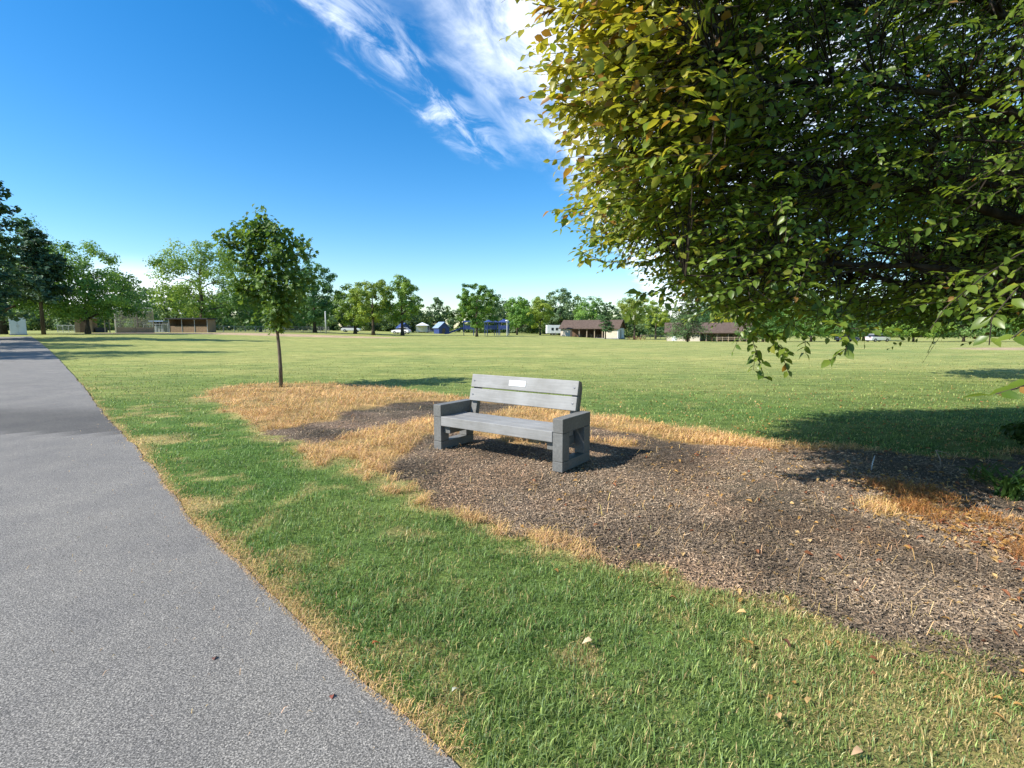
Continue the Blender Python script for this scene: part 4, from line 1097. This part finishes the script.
# playground
def play_tower(loc, rz, label, with_slide):
    root = empty('play_structure', loc, rz, label, 'play structure')
    for xx in (-1, 1):
        for yy in (-1, 1): MB().tube([(xx, yy, 0), (xx, yy, 2.9)], .07, 8).build('post', M['blue'], root)
    MB().box((-1.05, -1.05, 1.25), (1.05, 1.05, 1.35)).build('platform', M['blue'], root)
    for yy in (-1.0, 1.0): MB().box((-.92, yy - .03, 1.4), (.92, yy + .03, 2.1)).build('panel', M['blue'] if yy < 0 else M['bluelight'], root)
    MB().add([(-1.3,-1.3,2.75),(1.3,-1.3,2.75),(1.3,1.3,2.75),(-1.3,1.3,2.75),(0,0,3.5),(0,0,3.4)], [(0,1,4),(1,2,4),(2,3,4),(3,0,4),(1,0,5),(2,1,5),(3,2,5),(0,3,5)]).build('roof', M['blue'], root)
    if with_slide:
        mb = MB(); prof = [(-1.05, 1.36), (-1.6, 1.3), (-4.1, .35), (-4.9, .3)]
        for s in (-1, 1):
            mb.prism(prof + [(-4.9, .62), (-4.1, .68), (-1.6, 1.68), (-1.05, 1.75)], s * .42 - .04, s * .42 + .04, 'y')
        mb.prism(prof + [(-4.9, .36), (-4.1, .42), (-1.6, 1.37), (-1.05, 1.42)], -.38, .38, 'y')
        mb.build('slide', M['blue'], root)
        mb = MB()
        for s in (-1, 1): mb.tube([(1.9, s * .4, 0), (1.05, s * .4, 2.0)], .04, 6)
        for k in range(5): mb.tube([(1.85 - .17 * k, -.4, .12 + .27 * k * 1.25), (1.85 - .17 * k, .4, .12 + .27 * k * 1.25)], .03, 5)
        mb.build('ladder', M['steel'], root)
    return root
play_tower(AT(469, 104), .1, 'blue play structure with a long slide left of the compact round tree', True)
play_tower(AT(491, 106), .3, 'blue play tower right behind the compact round tree', False)
play_tower(AT(504, 110), -.1, 'small blue play tower beside the pale lamp post', False)
def lamp(u, d, vtop, label):
    p = AT(u, d); H = CAMH + (HOR - vtop) * d / F - p[2]
    root = empty('lamp_post', p, 0, label, 'lamp post')
    MB().tube([(0, 0, -.1), (0, 0, .3), (0, 0, H - .3)], [.16, .09, .07], 8).build('pole', M['pole'], root, 0, True)
    MB().tube([(0, 0, H - .32), (0, 0, H - .2), (0, 0, H - .05), (0, 0, H)], [.12, .32, .30, .06], 10).build('lamp_head', M['white'], root)
lamp(507, 100, 320, 'pale lamp post right of the blue play structures')
p = AT(327, 98); root = empty('pole', p, 0, 'plain pale pole standing right of the young maple on the far lawn', 'pole')
MB().tube([(0, 0, -.1), (0, 0, 4.1)], [.14, .12], 8).build('pole_shaft', M['pole'], root, 0, True)
MB().tube([(0, 0, 4.1), (0, 0, 4.16), (0, 0, 4.22)], [.15, .16, .05], 8).build('cap', M['white'], root)

# ball field at left
p = AT(21, 59); root = empty('utility_cabinet', p, face(p), 'pale blue white utility cabinet standing beside the far path at left', 'cabinet')
MB().box((-.7, -.45, .08), (.7, .45, 1.92)).build('body', M['cabinet'], root, .03)
MB().box((-.74, -.49, 1.925), (.74, .49, 2.0)).build('lid', M['cabinet'], root, .01)
MB().box((-.76, -.5, -.12), (.76, .5, .078)).build('plinth', M['greywall'], root)
for s in (-1, 1):
    d_ = MB().box((min(s * .02, s * .65), -.475, .16), (max(s * .02, s * .65), -.452, 1.86)).build('door', M['cabinet'], root, .008)
    MB().box((s * .09 - .015, -.51, .9), (s * .09 + .015, -.477, 1.12)).build('handle', M['steel'], d_)

p = AT(96, 90); root = empty('storage_shed', p, face(p) * .6, 'small tan shed with overhanging grey flat roof left of the backstop', 'shed')
MB().box((-2.2, -1.3, -.1), (.2, 1.3, 2.45)).build('wall', M['tan'], root)
MB().box((-2.5, -1.7, 2.46), (2.3, 1.7, 2.62)).build('roof', M['greywall'], root)
MB().box((-1.5, -1.35, 0), (-.5, -1.28, 2.0)).build('door', M['brown'], root)
for yy in (-1.3, 1.3): MB().box((1.9, yy - .07, -.1), (2.04, yy + .07, 2.455)).build('post', M['wood'], root)
MB().box((.5, -1.0, 0), (1.8, .8, .9)).build('counter', M['roof_dark'], root, .03)

# backstop: leaning hood poles and a see-through wire net
p = AT(118, 84); rz = face(p) * .7; root = empty('backstop', p, rz, 'tall wire mesh backstop with a white leaning end pole', 'backstop')
WB, HB = 5.2, 3.5
def bpole(x, m): return MB().tube([(x, 0, -.1), (x, 0, HB), (x + .0, -.8, HB + .55)], [.10 if m is M['white'] else .06] * 3, 8).build('pole', m, root, 0, True)
bpole(0, M['white']); bpole(WB * .5, M['steel']); bpole(WB, M['steel'])
mb = MB()
for zz in (.05, HB * .5, HB): mb.tube([(0, 0, zz), (WB, 0, zz)], .035, 6)
mb.tube([(0, -.8, HB + .55), (WB, -.8, HB + .55)], .035, 6); mb.build('rail', M['steel'], root)
w = MB(); k = -HB
while k < WB:
    for s in (0, 1):
        a0, a1 = max(k, 0), min(k + HB, WB); z0 = (a0 - k) if not s else HB - (a0 - k); z1 = (a1 - k) if not s else HB - (a1 - k)
        w.tube([(a0, .02, z0), (a1, .02, z1)], .016, 3, False)
    k += .17
for k in range(24): w.tube([(WB * k / 23, 0, HB), (WB * k / 23, -.8, HB + .55)], .012, 3, False)
w.build('wire_mesh', M['steel'], root)
MB().box((.1, .06, 0), (WB - .1, .12, .9)).build('kick_board', M['wood'], root)

def dugout(u0, u1, d, h, label, wall, roof, name, depth=2.4):
    a = AT(u0, d); b = AT(u1, d); L = b[0] - a[0]; p = AT((u0 + u1) / 2, d)
    root = empty(name, p, 0, label, 'dugout' if name == 'dugout' else 'shed')
    MB().box((-L/2, depth - .15, -.15), (L/2, depth, h)).build('back_wall', wall, root)
    for s in (-1, 1): MB().box((s * L/2 - (.15 if s > 0 else 0), 0, -.15), (s * L/2 + (.15 if s < 0 else 0), depth - .16, h)).build('side_wall', wall, root)
    MB().add([(-L/2-.3,-.6,h+.02),(L/2+.3,-.6,h+.02),(L/2+.3,depth+.3,h+.02),(-L/2-.3,depth+.3,h+.02),(-L/2-.3,-.6,h+.22),(L/2+.3,-.6,h+.22),(L/2+.3,depth+.3,h+.22),(-L/2-.3,depth+.3,h+.22)],
             [(0,3,2,1),(4,5,6,7),(0,1,5,4),(1,2,6,5),(2,3,7,6),(3,0,4,7)]).build('roof', roof, root)
    for k in range(4):
        xx = -L/2 + .1 + (L - .2) * k / 3; MB().tube([(xx, -.05, -.1), (xx, -.05, h + .02)], .05, 6).build('post', M['steel'], root)
    MB().box((-L/2 + .3, depth - .75, .42), (L/2 - .3, depth - .35, .48)).build('bench_board', M['wood'], root)
    MB().box((-L/2 + .1, -.02, .0), (L/2 - .1, .04, 1.15)).build('front_board', wall, root)
    return root
dugout(171, 210, 92, 2.35, 'long brown dugout with a flat dark roof at the ball field', M['tan'], M['roof_dark'], 'dugout')
dugout(155, 166, 96, 1.95, 'little shed with light blue roof between backstop and dugout', M['greywall'], M['bluelight'], 'field_shed', 2.0)
rail_fence(AT(146, 90), AT(170, 90), 4, 1.5, 'chain link fence joining the backstop and the long dugout', M['steel'], True)
rail_fence(AT(60, 92), AT(88, 92), 5, 1.3, 'chain link fence left of the tan shed', M['steel'], True)
rail_fence(AT(214, 96), AT(330, 112), 12, 1.2, 'long outfield chain link fence right of the dugout', M['steel'], True)

# ------------------------------------------------------------------ sky with high cloud, sun, camera
w = bpy.data.worlds.new('World'); SC.world = w; w.use_nodes = True
nt = w.node_tree; nt.nodes.clear()
def N_(typ, **kw):
    n = nt.nodes.new(typ)
    for k, v in kw.items(): setattr(n, k, v)
    return n
def math_(op, a, b=None, c=None):
    n = N_('ShaderNodeMath', operation=op)
    for i, q in enumerate((a, b, c)):
        if q is None: continue
        if isinstance(q, (int, float)): n.inputs[i].default_value = q
        else: nt.links.new(q, n.inputs[i])
    return n.outputs[0]
def smooth_(x, a, b):
    n = N_('ShaderNodeMapRange', interpolation_type='SMOOTHSTEP'); nt.links.new(x, n.inputs[0])
    n.inputs[1].default_value = a; n.inputs[2].default_value = b; return n.outputs[0]
out = N_('ShaderNodeOutputWorld'); bg = N_('ShaderNodeBackground'); nt.links.new(bg.outputs[0], out.inputs[0])
sky = N_('ShaderNodeTexSky', sky_type='NISHITA'); sky.sun_disc = False
sun_dir = Vector((-SUN_AZ[0], -SUN_AZ[1], 1)).normalized()
sky.sun_elevation = SUN_EL; sky.sun_rotation = math.atan2(sun_dir.x, sun_dir.y)
sky.air_density = 1.0; sky.dust_density = .35; sky.ozone_density = 3.0
tc = N_('ShaderNodeTexCoord'); sx = N_('ShaderNodeSeparateXYZ'); nt.links.new(tc.outputs['Generated'], sx.inputs[0])
zc = math_('MAXIMUM', sx.outputs[2], .02)
px_ = math_('DIVIDE', sx.outputs[0], zc); py_ = math_('DIVIDE', sx.outputs[1], zc)
# q across and t along the cloud streets, on the flat cloud layer
qx = math_('ADD', px_, .13); qy = math_('SUBTRACT', py_, 1.56)
q = math_('SUBTRACT', math_('MULTIPLY', qx, .954), math_('MULTIPLY', qy, .30))
tt = math_('ADD', math_('MULTIPLY', qx, .30), math_('MULTIPLY', qy, .954))
cx_ = N_('ShaderNodeCombineXYZ'); nt.links.new(math_('MULTIPLY', q, 1.0), cx_.inputs[0]); nt.links.new(math_('MULTIPLY', tt, .42), cx_.inputs[1])
def nz(scale, det, rough, dist, off=0.0):
    mp = N_('ShaderNodeMapping'); mp.inputs['Location'].default_value = (off, off * .7, 0); mp.inputs['Rotation'].default_value = (0, 0, .5)
    nt.links.new(cx_.outputs[0], mp.inputs[0])
    n = N_('ShaderNodeTexNoise'); n.inputs['Scale'].default_value = scale; n.inputs['Detail'].default_value = det; n.inputs['Roughness'].default_value = rough; n.inputs['Distortion'].default_value = dist
    nt.links.new(mp.outputs[0], n.inputs['Vector']); return n.outputs['Fac']
n_big = nz(2.6, 7, .58, .5); n_fine = nz(7.0, 8, .62, .6, 3.1)
qn = math_('ADD', q, math_('MULTIPLY', math_('SUBTRACT', n_big, .5), .55))
band = math_('MULTIPLY', smooth_(qn, -.30, .10), smooth_(qn, 2.6, .9))
band = math_('MULTIPLY', band, smooth_(tt, -1.4, .2))
dens1 = math_('MULTIPLY', band, smooth_(math_('ADD', n_fine, math_('MULTIPLY', n_big, .5)), .38, 1.06))
qa = math_('ABSOLUTE', math_('ADD', math_('ADD', q, .42), math_('MULTIPLY', math_('SUBTRACT', n_fine, .5), .25)))
dens2 = math_('MULTIPLY', math_('MULTIPLY', smooth_(qa, .24, .0), smooth_(tt, 1.9, .9)), smooth_(n_fine, .38, .82))
# low cloud by the horizon at left
nrm = N_('ShaderNodeVectorMath', operation='DOT_PRODUCT'); nt.links.new(tc.outputs['Generated'], nrm.inputs[0])
ld = Vector((-.73, 1, .055)).normalized(); nrm.inputs[1].default_value = ld
dens3 = math_('MULTIPLY', smooth_(nrm.outputs['Value'], .990, .9995), smooth_(sx.outputs[2], .12, .04))
dens = math_('MINIMUM', math_('ADD', math_('ADD', math_('MULTIPLY', dens1, .9), math_('MULTIPLY', dens2, .75)), math_('MULTIPLY', dens3, .9)), 1.0)
hs = N_('ShaderNodeHueSaturation'); hs.inputs['Saturation'].default_value = 1.40; hs.inputs['Value'].default_value = 1.0
nt.links.new(sky.outputs[0], hs.inputs['Color'])
mx = N_('ShaderNodeMix', data_type='RGBA'); nt.links.new(dens, mx.inputs[0]); nt.links.new(hs.outputs[0], mx.inputs[6]); mx.inputs[7].default_value = (8.6, 8.9, 9.4, 1)
nt.links.new(mx.outputs[2], bg.inputs[0]); bg.inputs[1].default_value = .113

su = bpy.data.lights.new('sun', 'SUN'); su.energy = 4.2; su.angle = math.radians(.53); su.color = (1, .955, .88)
so = bpy.data.objects.new('sun', su); C.objects.link(so); so.rotation_euler = sun_dir.to_track_quat('Z', 'Y').to_euler(); so.location = (-20, -5, 20)
cam = bpy.data.cameras.new('camera'); co_ = bpy.data.objects.new('camera', cam); C.objects.link(co_)
cam.sensor_width = 36; cam.lens = 36 * F / 1024; cam.clip_end = 5000; cam.clip_start = .05
co_.location = (0, 0, CAMH); co_.rotation_euler = (PI / 2 - PITCH, 0, 0); SC.camera = co_
vs = SC.view_settings; vs.view_transform = 'Standard'; vs.look = 'None'; vs.gamma = 1; vs.exposure = .9; vs.use_curve_mapping = False
cy = SC.cycles
cy.use_denoising = True
try: cy.denoiser = 'OPENIMAGEDENOISE'; cy.denoising_input_passes = 'RGB_ALBEDO_NORMAL'
except Exception: pass
cy.max_bounces = 7; cy.diffuse_bounces = 3; cy.glossy_bounces = 2; cy.transmission_bounces = 3; cy.transparent_max_bounces = 4
cy.sample_clamp_indirect = 6; cy.caustics_reflective = False; cy.caustics_refractive = False
